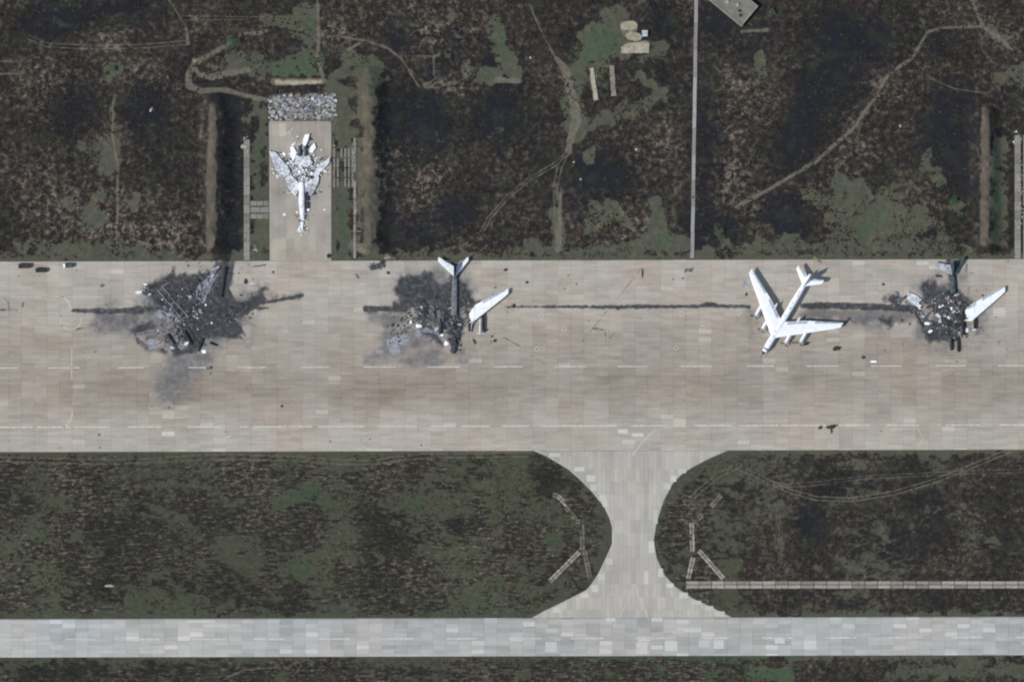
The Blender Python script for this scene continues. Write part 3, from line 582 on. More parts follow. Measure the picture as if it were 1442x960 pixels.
# ------------------------------------------------------------------ the four-engined swept-wing bomber, whole or in pieces
S0 = 20.0                                         # metres from nose to the empty at its base
def bs(lat, s, z): return Vector((lat, S0 - s, z))
PROF = [(0, 0), (0.03, 0.32), (0.12, 0.46), (0.3, 0.5), (0.55, 0.36), (0.8, 0.16), (1.0, 0.02), (1.0, -0.02), (0.8, -0.1), (0.55, -0.24), (0.3, -0.4), (0.12, -0.4), (0.03, -0.26)]
def airfoil(lat, sle, chord, z, th): return [bs(lat, sle + u * chord, z + w * th) for u, w in PROF]
def wing_sec(a, z0, z1):
    """a = |lateral| 1.2..24.9"""
    sle = 9.3 + (a - 1.4) * 0.822
    te = float(np.interp(a, [1.2, 5.7, 8.2, 12.2, 24.9], [17.9, 20.9, 22.8, 24.9, 31.5]))
    t = (a - 1.2) / 23.7
    return sle, te - sle, z0 + (z1 - z0) * t, 1.0 - 0.68 * t
def wing(parent, sign, a0, a1, mat, z0=4.6, z1=3.7, jag=0.0, seed=1, trim=(0, 0), name="wing", ailerons=True):
    rnd = random.Random(seed); bm = bmesh.new(); rs = []
    n = 9
    for i in range(n + 1):
        a = a0 + (a1 - a0) * i / n; sle, ch, z, th = wing_sec(a, z0, z1)
        if i == 0 and trim[0]: sle += ch * trim[0]; ch *= (1 - trim[0])
        if i == n: ch *= 0.9; sle += 0.25; th *= 0.6
        r = airfoil(sign * a, sle, ch, z, th)
        if jag and i in (0,):
            r = [v + Vector((sign * rnd.uniform(-jag, jag), 0, 0)) for v in r]
        rs.append(r)
    loft(bm, rs)
    w = mk(name, bm, mat, parent, smooth=True)
    if ailerons:
        bm = bmesh.new()
        for b0, b1 in ((max(a0 + 0.4, 2.6), 10.5), (13.4, min(a1, 24.2))):
            if b1 - b0 < 2: continue
            rr = []
            for a in (b0, b1):
                sle, ch, z, th = wing_sec(a, z0, z1)
                s_ = sle + ch * 0.80
                rr.append([bs(sign * a, s_, z + th * 0.17 + 0.01), bs(sign * a, s_ + ch * 0.19, z + th * 0.05 + 0.02), bs(sign * a, s_ + ch * 0.19, z + th * 0.02), bs(sign * a, s_, z + th * 0.10)])
            loft(bm, rr)
        mk("flap", bm, M['grey_metal'] if mat is M['white'] else mat, w)
        for a in (9.3, 17.0):
            if a0 < a < a1:
                sle, ch, z, th = wing_sec(a, z0, z1); bm = bmesh.new()
                box(bm, bs(sign * a, sle + ch * 0.45, z + th * 0.5 + 0.08), (0.06, ch * 0.75, 0.22)); mk("wing_fence", bm, mat, w)
    return w
def nacelle(parent, sign, a, s0, s1, z, mat, prop=True, podto=None, seed=3, crumple=0.0, matp=None):
    rnd = random.Random(seed); bm = bmesh.new()
    L = s1 - s0
    prof = [(0.0, 0.48), (0.08, 0.62), (0.3, 0.72), (0.6, 0.66), (0.85, 0.45), (1.0, 0.18)]
    loft(bm, [ring(bs(sign * a, s0 + t * L, z), r, r * 1.05, 14, crumple=crumple, rnd=rnd) for t, r in prof])
    nc = mk("nacelle", bm, mat, parent, smooth=True)
    if prop:
        bm = bmesh.new()
        loft(bm, [ring(bs(sign * a, s0 - 1.35 + d, z), r, r, 12) for d, r in ((0, 0.06), (0.25, 0.28), (0.7, 0.42), (1.35, 0.46))])
        sp = mk("spinner", bm, M['grey_metal'], nc, smooth=True)
        for row, off in ((0, -0.85), (1, -0.3)):
            bm = bmesh.new()
            for k in range(4):
                an = math.radians(45 + k * 90 + row * 20)
                u = Vector((math.cos(an), 0, math.sin(an))); v = Vector((-math.sin(an), 0.55, math.cos(an))).normalized()
                c0 = bs(sign * a, s0 + off, z)
                rs = []
                for d, w in ((0.3, 0.16), (1.4, 0.24), (2.6, 0.14)):
                    c = c0 + u * d; t = Vector((0, 0.03, 0))
                    rs.append([c - v * w - t, c + v * w - t, c + v * w + t, c - v * w + t])
                loft(bm, rs)
            mk("propeller", bm, M['dark_metal'], nc)
    if podto:
        bm = bmesh.new(); p0 = s0 + L * 0.75
        loft(bm, [ring(bs(sign * a, p0 + t * (podto - p0), z - 0.25), r, r * 0.9, 14) for t, r in ((0, 0.5), (0.2, 0.82), (0.6, 0.78), (0.85, 0.45), (1, 0.1))])
        mk("gear_pod", bm, mat, parent, smooth=True)
    return nc
FUS = [(0.0, 0.30, 3.3), (0.5, 0.75, 3.35), (1.4, 1.08, 3.45), (3, 1.36, 3.6), (5.5, 1.45, 3.7), (14, 1.45, 3.75), (28, 1.45, 3.75), (34, 1.28, 3.85), (39, 0.95, 4.05), (42.3, 0.62, 4.25), (43.2, 0.4, 4.3)]
def fuselage(parent, s_a, s_b, mat, crumple=0.0, dz=0.0, seed=5, squash=1.0, name="fuselage"):
    rnd = random.Random(seed); bm = bmesh.new(); rs = []
    n = max(6, int((s_b - s_a) * 1.2))
    for i in range(n + 1):
        s = s_a + (s_b - s_a) * i / n
        r = float(np.interp(s, [f[0] for f in FUS], [f[1] for f in FUS])); z = float(np.interp(s, [f[0] for f in FUS], [f[2] for f in FUS]))
        rs.append(ring(bs(0, s, (z + dz) if squash == 1.0 else 0.12 + r * squash), r, r * squash, 18, crumple=crumple, rnd=rnd))
    loft(bm, rs)
    return mk(name, bm, mat, parent, smooth=True)
def tailplane(parent, sign, mat, dz=0.0, z=4.9, a1=7.0, name="tailplane", sweep=4.9):
    bm = bmesh.new(); rs = []
    for a, sle, ch, th in ((0.6, 36.9, 4.6, 0.4), (a1 * 0.5, 36.9 + sweep * 0.46, 3.4, 0.3), (a1 - 0.2, 36.9 + sweep, 2.1, 0.18), (a1, 36.9 + sweep + 0.4, 1.3, 0.08)):
        rs.append(airfoil(sign * a, sle, ch, z + dz + a * 0.03, th))
    loft(bm, rs); t = mk(name, bm, mat, parent, smooth=True)
    bm = bmesh.new(); rr = []
    for a, s_, w in ((1.2, 40.3, 1.15), (a1 - 0.6, 36.9 + sweep + 1.45, 0.62)):
        zz = z + dz + a * 0.03
        rr.append([bs(sign * a, s_, zz + 0.09), bs(sign * a, s_ + w, zz + 0.05), bs(sign * a, s_ + w, zz + 0.0), bs(sign * a, s_, zz + 0.02)])
    loft(bm, rr); mk("elevator", bm, M['grey_metal'] if mat is M['white'] else mat, t)
    return t
def fin(parent, mat, z0=4.9, ht=7.2, s0=35.6, ch0=6.4, rud=None):
    bm = bmesh.new(); rs = []
    for t, sle, ch, th in ((0, s0, ch0, 0.42), (0.5, s0 + 2.5, ch0 * 0.72, 0.32), (0.93, s0 + 4.6, ch0 * 0.48, 0.2), (1, s0 + 5.2, ch0 * 0.36, 0.1)):
        z = z0 + t * ht
        rs.append([Vector((w * th, S0 - (sle + u * ch), z)) for u, w in PROF])
    loft(bm, rs); f = mk("fin", bm, mat, parent, smooth=True)
    bm = bmesh.new(); rr = []
    for t, s_, w in ((0.12, s0 + ch0 * 0.80 + 0.35, 1.5), (0.9, s0 + 4.6 + ch0 * 0.48 * 0.72, 0.95)):
        z = z0 + t * ht
        rr.append([Vector((-0.12, S0 - s_, z)), Vector((0.12, S0 - s_, z)), Vector((0.04, S0 - s_ - w, z)), Vector((-0.04, S0 - s_ - w, z))])
    loft(bm, rr); mk("rudder", bm, rud or mat, f)
    return f
def wheel_set(parent, lat, s, z_attach, n_ax=2, name="landing_gear"):
    bm = bmesh.new(); cyl(bm, bs(lat, s, 0.75), bs(lat, s, z_attach), 0.16)
    box(bm, bs(lat, s, 0.75), (0.16, 1.7, 0.16)); g = mk(name, bm, M['grey_metal'], parent)
    for k in range(n_ax):
        for sg in (-1, 1):
            y = s + (k - (n_ax - 1) / 2) * 1.35
            bm = bmesh.new(); cyl(bm, bs(lat + sg * 0.28, y, 0.70), bs(lat + sg * 0.72, y, 0.70), 0.61, n=20)
            mk("wheel", bm, M['rubber'], g, smooth=True)
    return g
def heading(nx, ny, tx, ty):
    d = Vector((nx - tx, -(ny - ty))).normalized(); th = math.atan2(-d.x, d.y)
    base = Vector((WX(nx), WY(ny), 0)) - Vector((d.x, d.y, 0)) * S0
    return base, th

# ---- the intact aircraft
base, th = heading(1074, 497, 1143, 381)
b = thing("turboprop_bomber", "intact white four-engined swept-wing bomber parked on the concrete apron between the wrecks", "bomber", (base.x, base.y, ZP), th)
f = fuselage(b, 0, 43.2, M['white'])
bm = bmesh.new()
loft(bm, [ring(bs(0, s, z), r, r, 16) for s, r, z in ((-0.55, 0.08, 3.2), (-0.3, 0.34, 3.24), (0.25, 0.62, 3.32), (0.9, 0.95, 3.4))]); mk("nose_glazing", bm, M['glass'], f, smooth=True)
bm = bmesh.new()
for sg in (-1, 1):
    box(bm, bs(sg * 0.62, 2.6, 4.68), (0.75, 0.85, 0.32), tilt=(0.35, sg * 0.55))
box(bm, bs(0, 2.35, 4.75), (0.7, 0.6, 0.3), tilt=(0.45, 0)); mk("cockpit_window", bm, M['glass'], f)
bm = bmesh.new(); cyl(bm, bs(0, -2.6, 3.7), bs(0, 1.5, 4.35), 0.09, 0.13); mk("refuelling_probe", bm, M['dark_metal'], f)
for s_, r in ((9.4, 0.35), (24.6, 0.45), (31.5, 0.28)):
    bm = bmesh.new(); loft(bm, [ring((0, S0 - s_, 5.12 + h), r * k, r * k * 1.4, 12, axis='Z') for h, k in ((0, 1), (0.14, 0.9), (0.24, 0.5), (0.27, 0.1))])
    mk("dorsal_blister", bm, M['grey_metal'], f, smooth=True)
for s_ in (6.5, 12.0, 20.5, 27.4, 33.0):
    bm = bmesh.new(); box(bm, bs(0.35, s_, float(np.interp(s_, [q[0] for q in FUS], [q[1] + q[2] for q in FUS])) - 0.02), (0.55, 0.7, 0.06)); mk("roof_hatch", bm, M['grey_metal'], f)
bm = bmesh.new(); loft(bm, [ring(bs(0, s, 4.3), r, r, 12) for s, r in ((43.0, 0.42), (43.6, 0.4), (44.1, 0.2))]); tt = mk("tail_turret", bm, M['dark_metal'], f, smooth=True)
bm = bmesh.new(); cyl(bm, bs(0.15, 44.0, 4.3), bs(0.15, 45.2, 4.3), 0.05); cyl(bm, bs(-0.15, 44.0, 4.3), bs(-0.15, 45.2, 4.3), 0.05); mk("gun_barrel", bm, M['dark_metal'], tt)
for sg in (-1, 1):
    wing(b, sg, 1.1, 24.9, M['white'])
    nacelle(b, sg, 6.3, 9.3, 17.5, 4.1, M['white'], podto=23.8)
    nacelle(b, sg, 12.2, 13.2, 22.6, 3.85, M['white'])
    tailplane(b, sg, M['white'])
    wheel_set(b, sg * 6.3, 20.5, 3.4)
fin(b, M['white']); wheel_set(b, 0, 4.6, 2.6, 1, "nose_gear")

# ------------------------------------------------------------------ debris makers
def plate(bm, rnd, x, y, size, z0, mi, flat=0.5, thin=0.06):
    """a torn bent sheet lying on the ground"""
    n = rnd.choice((4, 5, 6)); a0 = rnd.uniform(0, 6.28); el = rnd.uniform(0.35, 1.0); rot = rnd.uniform(0, 3.14)
    tl = rnd.uniform(-flat, flat); tl2 = rnd.uniform(-flat, flat)
    pts = []
    for i in range(n):
        a = a0 + 6.283 * i / n; r = size * rnd.uniform(0.55, 1.0)
        u, v = math.cos(a) * r, math.sin(a) * r * el
        px, py = u * math.cos(rot) - v * math.sin(rot), u * math.sin(rot) + v * math.cos(rot)
        pts.append((px, py, u * tl + v * tl2 + rnd.uniform(-0.1, 0.1) * size))
    lo = min(p[2] for p in pts)
    top = [bm.verts.new((x + p[0], y + p[1], z0 + thin + p[2] - lo)) for p in pts]
    bot = [bm.verts.new((x + p[0], y + p[1], z0 + p[2] - lo)) for p in pts]
    fs = [bm.faces.new(top), bm.faces.new(bot[::-1])]
    for i in range(n): fs.append(bm.faces.new((top[i], bot[i], bot[(i + 1) % n], top[(i + 1) % n])))
    for f_ in fs: f_.material_index = mi
def debris_field(name, label, spots_, mats, weights, seed, size=(0.25, 1.1), z0=ZP, cat="debris"):
    rnd = random.Random(seed); bm = bmesh.new()
    for x, y, rx, ry, n in spots_:
        for _ in range(n):
            a = rnd.uniform(0, 6.283); r = math.sqrt(rnd.random()) if rnd.random() < .7 else rnd.random() * 0.6
            px, py = WX(x + math.cos(a) * r * rx), WY(y + math.sin(a) * r * ry)
            mi = rnd.choices(range(len(mats)), weights)[0]; s = rnd.uniform(*size) * (0.5 + rnd.random())
            k = rnd.random()
            if k < 0.6: plate(bm, rnd, px, py, s, z0, mi, 0.45)
            elif k < 0.85: box(bm, (px, py, z0 + s * 0.2), (s * rnd.uniform(.6, 1.6), s * rnd.uniform(.3, .8), s * 0.5), rnd.uniform(0, 3.1), (rnd.uniform(-.15, .15), rnd.uniform(-.15, .15)), 0.3, mi, rnd)
            else: box(bm, (px, py, z0 + 0.12), (s * rnd.uniform(2, 3.6), 0.14, 0.16), rnd.uniform(0, 3.1), (0, rnd.uniform(-.08, .08)), 0.1, mi, rnd)
    return tag(mk(name, bm, mats), label, cat, kind='stuff')
def chunk(x, y, w, h, ht, deg, mat, label, name="debris_fragment", cat="debris", seed=None, n=4, z0=ZP, group=None):
    """one torn lump or panel, w by h photo pixels"""
    rnd = random.Random(seed if seed is not None else int(x * 13 + y * 7)); bm = bmesh.new()
    w *= K; h *= K
    m = max(7, int(9 + w)); outer = []
    for i in range(m):
        a = 6.283 * i / m; r = rnd.uniform(0.72, 1.05)
        outer.append((math.cos(a) * w / 2 * r, math.sin(a) * h / 2 * r))
    t = math.radians(deg)
    base_ = [bm.verts.new((p[0] * math.cos(t) - p[1] * math.sin(t), p[0] * math.sin(t) + p[1] * math.cos(t), 0)) for p in outer]
    mid = [bm.verts.new((v.co.x * rnd.uniform(.8, 1.02), v.co.y * rnd.uniform(.8, 1.02), ht * rnd.uniform(0.4, 0.95))) for v in base_]
    cap = [bm.verts.new((v.co.x * 0.45, v.co.y * 0.45, ht * rnd.uniform(0.7, 1.1))) for v in mid]
    for A_, B_ in ((base_, mid), (mid, cap)):
        for i in range(m): bm.faces.new((A_[i], A_[(i + 1) % m], B_[(i + 1) % m], B_[i]))
    bm.faces.new(cap); bm.faces.new(base_[::-1])
    o = mk(name, bm, mat); o.location = (WX(x), WY(y), z0); return tag(o, label, cat, group)
def beam(parent, p0, p1, w, ht, mat, name, z=0.0, seed=1, trunc=6, jag=0.25):
    """a burnt girder between two photo-pixel points: two rails with cross pieces"""
    rnd = random.Random(seed); bm = bmesh.new()
    a = Vector((WX(p0[0]), WY(p0[1]), 0)); c = Vector((WX(p1[0]), WY(p1[1]), 0)); d = c - a; L = d.length; d.normalize(); nrm = Vector((-d.y, d.x, 0))
    ang = math.atan2(d.y, d.x)
    for sg in (-1, 1):
        k = max(3, int(L / 2.5))
        for i in range(k):
            t0, t1 = i / k, (i + 1) / k
            m_ = a + d * L * (t0 + t1) / 2 + nrm * sg * w / 2 + nrm * rnd.uniform(-jag, jag) * 0.5
            box(bm, (m_.x, m_.y, ht / 2 + z), (L / k * 1.04, 0.42 + rnd.uniform(-.1, .15), ht * rnd.uniform(.7, 1.1)), ang + rnd.uniform(-.05, .05), rnd=rnd)
    for i in range(trunc):
        m_ = a + d * L * (i + 0.5) / trunc
        if rnd.random() < 0.75: box(bm, (m_.x, m_.y, ht * 0.4 + z), (0.3, w, 0.2), ang + rnd.uniform(-.3, .3), rnd=rnd)
    o = mk(name, bm, mat)
    if parent:
        o.parent = parent; o.matrix_parent_inverse = Matrix.LocRotScale(parent.location, parent.rotation_euler, None).inverted()
    return o

# ---- middle wreck
base, th = heading(638.5, 499, 641, 367)
b = thing("burnt_bomber", "burnt-out bomber wreck with one white wing and two white tailplanes left, nearest the hardstand road's right side", "wreck", (base.x, base.y, ZP), th)
b['label'] = "charred bomber wreck in the middle left, its one white wing pointing to the upper right"
fuselage(b, 18.5, 37.5, simple("burnt_pale_grey_skin", (128, 128, 132), (100, 100, 104), 0.5, 0.9, bump=0.3), 0.1, squash=0.55, name="rear_fuselage")
fuselage(b, 0.6, 6.8, M['char'], 0.32, squash=0.5, name="nose_section", seed=8)
def scraps(s_a, s_b, half, n_, seed, mats):
    for k in range(n_):
        rk = random.Random(seed + k); s_ = s_a + (s_b - s_a) * (k + 0.5) / n_; bm = bmesh.new()
        box(bm, bs(rk.uniform(-half, half), s_, 0.25 + rk.random() * 0.4), (rk.uniform(.6, 2.2), rk.uniform(.4, 1.6), rk.uniform(.15, .5)), rk.uniform(-1, 1), (rk.uniform(-.2, .2), rk.uniform(-.2, .2)), 0.5, rnd=rk)
        mk("fuselage_scrap", bm, M[rk.choice(mats)], b)
scraps(6, 18, 2.4, 26, 900, ['char', 'char_dark', 'ashgrey', 'char', 'rib_ash'])
tailplane(b, 1, M['white_soot'], dz=-2.4, z=4.9, a1=8.0, sweep=6.6); tailplane(b, -1, M['white'], dz=-2.2, z=4.9, a1=6.2, sweep=7.0)
fin(b, M['char_dark'], z0=2.2, ht=5.6, s0=35.0)
wing(b, -1, 8.4, 25.2, M['white'], z0=3.3, z1=2.7, jag=1.6, seed=4)
for k in range(9):
    rk = random.Random(60 + k); bm = bmesh.new(); a = 2.5 + k * 1.5
    sle, ch, z, t_ = wing_sec(a, 1, 1); m_ = bs(a, sle + ch * rk.uniform(.3, .6), 0.35)
    box(bm, m_, (rk.uniform(1.2, 2.2), ch * rk.uniform(.35, .7), 0.3), rk.uniform(-.4, .7), (rk.uniform(-.06, .06), rk.uniform(-.08, .08)), 0.4, rnd=rk); mk("wing_remains", bm, M[rk.choice(['ashgrey', 'char', 'ashgrey', 'char_dark'])], b)
nacelle(b, -1, 7.4, 11.0, 18.5, 1.1, M['char_dark'], prop=False, crumple=0.12, seed=6)
nacelle(b, -1, 13.6, 11.5, 20.5, 1.6, M['char_dark'], prop=False, crumple=0.08, seed=7)
nacelle(b, 1, 6.4, 9.5, 17.0, 0.9, M['char'], prop=False, crumple=0.22, seed=8)
bm = bmesh.new(); cyl(bm, bs(-12.2, 9.6, 1.4), bs(-12.2, 17.0, 2.0), 0.28); box(bm, bs(-12.4, 10.3, 1.2), (3.4, 0.35, 0.25), 0.1); mk("engine_strut", bm, M['white_soot'], b)
bm = bmesh.new(); cyl(bm, bs(-7.9, 10.6, 1.0), bs(-8.3, 14.5, 1.7), 0.25); cyl(bm, bs(-8.3, 14.5, 1.7), bs(-10.6, 18.0, 2.4), 0.35); mk("leading_edge_strip", bm, M['white_burnt'], b)

# ---- eastern wreck
base, th = heading(1344, 497, 1341, 366)
b = thing("burnt_bomber", "charred bomber wreck at the right edge with a grey tail and a detached-looking white right wing", "wreck", (base.x, base.y, ZP), th)
b['label'] = "charred bomber wreck furthest right, dark grey tail boom and a white wing on its right"
fuselage(b, 28.3, 41.0, M['teal_char'], 0.07, squash=0.7, name="tail_boom", seed=12)
scraps(8, 29, 3.2, 44, 1300, ['char', 'ashgrey', 'tan_burnt', 'char_dark', 'ashgrey', 'white_mottle'])
bm = bmesh.new(); rs = []
for s_, w in ((37.0, 1.2), (39.5, 2.4), (42.0, 4.2), (43.2, 4.8)): rs.append([bs(-w * 1.1, s_, 2.5), bs(w * 0.35, s_, 2.6), bs(w * 0.35, s_, 2.45), bs(-w * 1.1, s_, 2.35)])
loft(bm, rs); mk("tail_fairing", bm, M['teal_char'], b)
tailplane(b, 1, M['white_burnt'], dz=-2.7, a1=8.6, sweep=3.8); tailplane(b, -1, M['teal_char'], dz=-2.5, a1=5.5, sweep=6.2)
fin(b, M['teal_char'], z0=2.2, ht=5.0, s0=35.6)
wing(b, -1, 6.2, 24.2, M['white'], z0=2.9, z1=2.3, jag=2.0, seed=14, trim=(0.25, 0))
wing(b, 1, 15.6, 21.5, M['white_mottle'], z0=1.0, z1=0.8, jag=1.0, seed=15, ailerons=False, name="wing_tip")
for k in range(12):
    rk = random.Random(160 + k); bm = bmesh.new(); a = 6.5 + k * 0.8
    sle, ch, z, t_ = wing_sec(a, 1, 1); m_ = bs(a, sle + ch * rk.uniform(.15, .7), 0.35 + 0.1 * (k % 3))
    box(bm, m_, (rk.uniform(.7, 1.7), ch * rk.uniform(.2, .45), 0.25), rk.uniform(-.6, .9), (rk.uniform(-.12, .12), rk.uniform(-.12, .12)), 0.5, rnd=rk); mk("wing_remains", bm, M[rk.choice(['tan_burnt', 'tan_burnt', 'char', 'white_mottle', 'ashgrey'])], b)
nacelle(b, -1, 4.3, 8.6, 20.5, 1.1, M['char_dark'], prop=False, crumple=0.1, seed=17)
nacelle(b, -1, 9.8, 11.5, 18.8, 1.3, M['char_dark'], prop=False, crumple=0.1, seed=18)
nacelle(b, 1, 1.4, 1.4, 7.6, 0.8, M['char_dark'], prop=False, crumple=0.16, seed=19)
nacelle(b, -1, 1.9, 0.6, 7.8, 0.8, M['char_dark'], prop=False, crumple=0.16, seed=20)
bm = bmesh.new(); box(bm, bs(-10.0, 11.4, 0.6), (5.2, 0.35, 0.5), 0.12); box(bm, bs(-4.4, 8.8, 0.5), (2.6, 0.5, 0.5), -0.2); mk("propeller", bm, M['char'], b)
bm = bmesh.new(); cyl(bm, bs(18.6, 20.0, 0.5), bs(14.6, 12.5, 0.5), 0.55, 0.45); mk("flap_panel", bm, M['teal_char'], b)

# ---- western wreck: only girders, engines and the tail root are left
base = Vector((WX(262), WY(440), 0))
b = thing("burnt_bomber", "almost completely burnt bomber wreck of charred girders furthest left, under the biggest scorch mark", "wreck", (base.x, base.y, ZP))
beam(b, (224, 404), (262, 449), 2.6, 0.5, M['rib_ash'], "wing_spar", seed=1, trunc=9)
beam(b, (192, 471), (241, 461), 1.4, 0.4, M['rib_ash'], "wing_spar", seed=2, trunc=7)
beam(b, (304, 382), (280, 424), 3.0, 0.6, M['rib_ash'], "fuselage_frame", seed=3, trunc=10)
beam(b, (262, 450), (286, 488), 2.4, 0.5, M['char'], "fuselage_frame", seed=4, trunc=7)
beam(b, (289, 440), (362, 424), 1.8, 0.5, M['char'], "wing_spar", seed=5, trunc=9)
for i, (p0, p1, r) in enumerate((((236, 470), (246, 484), 0.75), ((259, 464), (270, 484), 0.8), ((286, 476), (279, 494), 0.7), ((296, 482), (306, 486), 0.6))):
    bm = bmesh.new(); a_ = Vector((WX(p0[0]), WY(p0[1]), r * 0.9)) - base; c_ = Vector((WX(p1[0]), WY(p1[1]), r * 0.75)) - base
    cyl(bm, a_, c_, r, r * 0.7, 12); mk("engine", bm, M['char_dark'], b, smooth=True)
bm = bmesh.new(); cyl(bm, Vector((WX(318), WY(376), 0.6)) - base, Vector((WX(312), WY(418), 0.5)) - base, 0.7, 0.5, 10); mk("tail_boom", bm, M['char_dark'], b, smooth=True)
lil = simple("lilac_ash_skin", (150, 150, 164), (112, 112, 124), 0.5, 0.9, bump=0.5)
for k in range(26):
    rk = random.Random(500 + k); t_ = k / 26; bm = bmesh.new()
    m_ = Vector((WX(306 - 24 * t_ + rk.uniform(-5, 5) * (0.6 + t_)), WY(376 + 44 * t_ + rk.uniform(-3, 3)), 0)) - base
    box(bm, (m_.x, m_.y, 0.3 + 0.25 * rk.random()), (rk.uniform(1.2, 3.6), rk.uniform(.5, 1.5), 0.2), rk.uniform(0.5, 1.6), (rk.uniform(-.2, .2), rk.uniform(-.15, .15)), 0.5, rnd=rk); mk("fuselage_skin", bm, rk.choice([lil, lil, M['rib_ash'], M['white_burnt'], M['char']]), b)

bm = bmesh.new(); vs_ = []
for i in range(13):
    t = math.pi * i / 12; o_ = Vector((WX(212 - 17 * math.cos(t)), WY(476 + 11 * math.sin(t)), 0)) - base; vs_.append((o_.x, o_.y))
loft(bm, [[Vector((x, y, 0.05)), Vector((x, y, 0.35 + 0.25 * math.sin(math.pi * i / 12))), Vector((x * 0.97 - 0.5, y + 0.25, 0.4 + 0.25 * math.sin(math.pi * i / 12)))] for i, (x, y) in enumerate(vs_)], close=True)
mk("curved_skin", bm, M['rib_ash'], b)
# ---- wreck on the hardstand: swing-wing type, nose towards the apron
base = Vector((WX(425.5), WY(262), 0))
b = thing("demolished_bomber", "smashed white delta-shaped aircraft wreck lying alone on the northern hardstand", "wreck", (base.x, base.y, ZP))
def pp(x, y, z=0.0): return Vector((WX(x), WY(y), z)) - base
def slab(name, pts, z, t, mat, seed=1, jit=0.25):
    rnd = random.Random(seed); bm = bmesh.new(); P = []
    for i, (x, y) in enumerate(pts):
        x1, y1 = pts[(i + 1) % len(pts)]; k = 3
        for j in range(k):
            q = pp(x + (x1 - x) * j / k, y + (y1 - y) * j / k); P.append((q.x + rnd.uniform(-jit, jit) * (j > 0), q.y + rnd.uniform(-jit, jit) * (j > 0)))
    top = [bm.verts.new((p[0], p[1], z + t)) for p in P]; bot = [bm.verts.new((p[0], p[1], z)) for p in P]
    bm.faces.new(top); bm.faces.new(bot[::-1])
    for i in range(len(P)): bm.faces.new((top[i], bot[i], bot[(i + 1) % len(P)], top[(i + 1) % len(P)]))
    bmesh.ops.triangulate(bm, faces=[f_ for f_ in bm.faces if len(f_.verts) > 4])
    return mk(name, bm, mat, b)
bm = bmesh.new(); rnd_ = random.Random(5)
prf = [(308, 0.9), (300, 1.25), (290, 1.35), (280, 1.5), (272, 1.3), (264, 1.3), (256, 1.15)]
loft(bm, [ring(pp(426 - (308 - y) * 0.02, y, 0.5 + r * 0.55), r, r * 0.75, 14, crumple=0.10, rnd=rnd_) for y, r in prf]); mk("fuselage", bm, M['white_soot'], b, smooth=True)
slab("wing", [(379, 212), (389, 215), (402, 230), (409, 242), (403, 251), (388, 238)], 0.9, 0.35, M['white_mottle'], 2)
slab("wing", [(400, 246), (410, 245), (424, 262), (416, 277), (405, 262)], 0.8, 0.35, M['white_mottle'], 3)
slab("wing", [(465.5, 220), (464, 228), (454, 240), (446, 250), (441, 244), (450, 232)], 0.9, 0.35, M['white_mottle'], 4)
slab("wing", [(449, 248), (448, 258), (437, 276), (429, 270), (429, 256), (440, 252)], 0.8, 0.35, M['white_mottle'], 5)
slab("tailplane", [(409, 206), (413, 206), (418, 214), (416, 222), (412, 227), (409, 218)], 0.7, 0.25, M['white'], 6, 0.1)
slab("tailplane", [(443, 201), (445, 208), (440, 215), (435, 214), (437, 207)], 0.7, 0.25, M['white'], 7, 0.1)
slab("fin", [(429, 190), (436, 188), (434, 198), (430, 206), (426, 202)], 1.1, 0.3, M['white'], 8, 0.1)
slab("engine_bay", [(419, 220), (436, 219), (441, 228), (432, 236), (424, 233), (415, 230)], 0.6, 0.7, M['white_mottle'], 9, 0.5)
for x in (422.5, 430.5):
    bm = bmesh.new(); cyl(bm, pp(x, 205, 0.7), pp(x, 220, 0.75), 0.75, 0.65, 12); mk("engine", bm, M['teal_char'], b, smooth=True)
for ya, la in ((276, 4.2), (289, 3.0)):
    bm = bmesh.new(); box(bm, pp(432.5, ya, 0.8), (1.3, la, 1.0), jit=0.1); mk("air_intake", bm, M['dark_metal'], b)
bm = bmesh.new(); loft(bm, [ring(pp(425.5, y, 0.5), r, r * 0.7, 10, crumple=0.2, rnd=rnd_) for y, r in ((325, 0.1), (321, 0.45), (316, 0.75), (312, 0.8))]); mk("nose_cone", bm, M['white_soot'], b, smooth=True)

# ---- uncountable litter around each wreck
dm = [M['char'], M['char_dark'], M['ashgrey'], M['white_burnt'], M['tan_burnt'], M['white']]
debris_field("wreck_litter", "burnt scraps and ash strewn over the western wreck's scorch mark", [(262, 440, 42, 32, 420), (240, 410, 30, 22, 120), (285, 400, 22, 22, 150), (250, 475, 30, 14, 110), (330, 440, 30, 14, 60), (205, 408, 10, 9, 26), (300, 400, 70, 60, 60)], dm, (6, 6, 6, 1.2, 0.6, 0.2), 3, (0.2, 0.85))
debris_field("wreck_litter", "burnt scraps and ash strewn under the middle wreck's fuselage", [(625, 440, 40, 28, 360), (640, 435, 12, 40, 150), (590, 450, 25, 18, 120), (560, 470, 24, 14, 50), (660, 440, 12, 22, 50), (640, 470, 16, 26, 70), (640, 440, 90, 50, 60)], dm, (6, 5, 7, 1.2, 0.6, 0.2), 4, (0.2, 0.85))
debris_field("wreck_litter", "burnt scraps and torn plates strewn around the easternmost wreck", [(1330, 440, 36, 28, 380), (1345, 445, 16, 40, 120), (1305, 440, 22, 18, 140), (1268, 424, 16, 9, 34), (1355, 465, 24, 12, 60), (1340, 430, 85, 50, 60)], dm, (5, 4, 6, 2.0, 2.0, 0.5), 5, (0.2, 0.9))
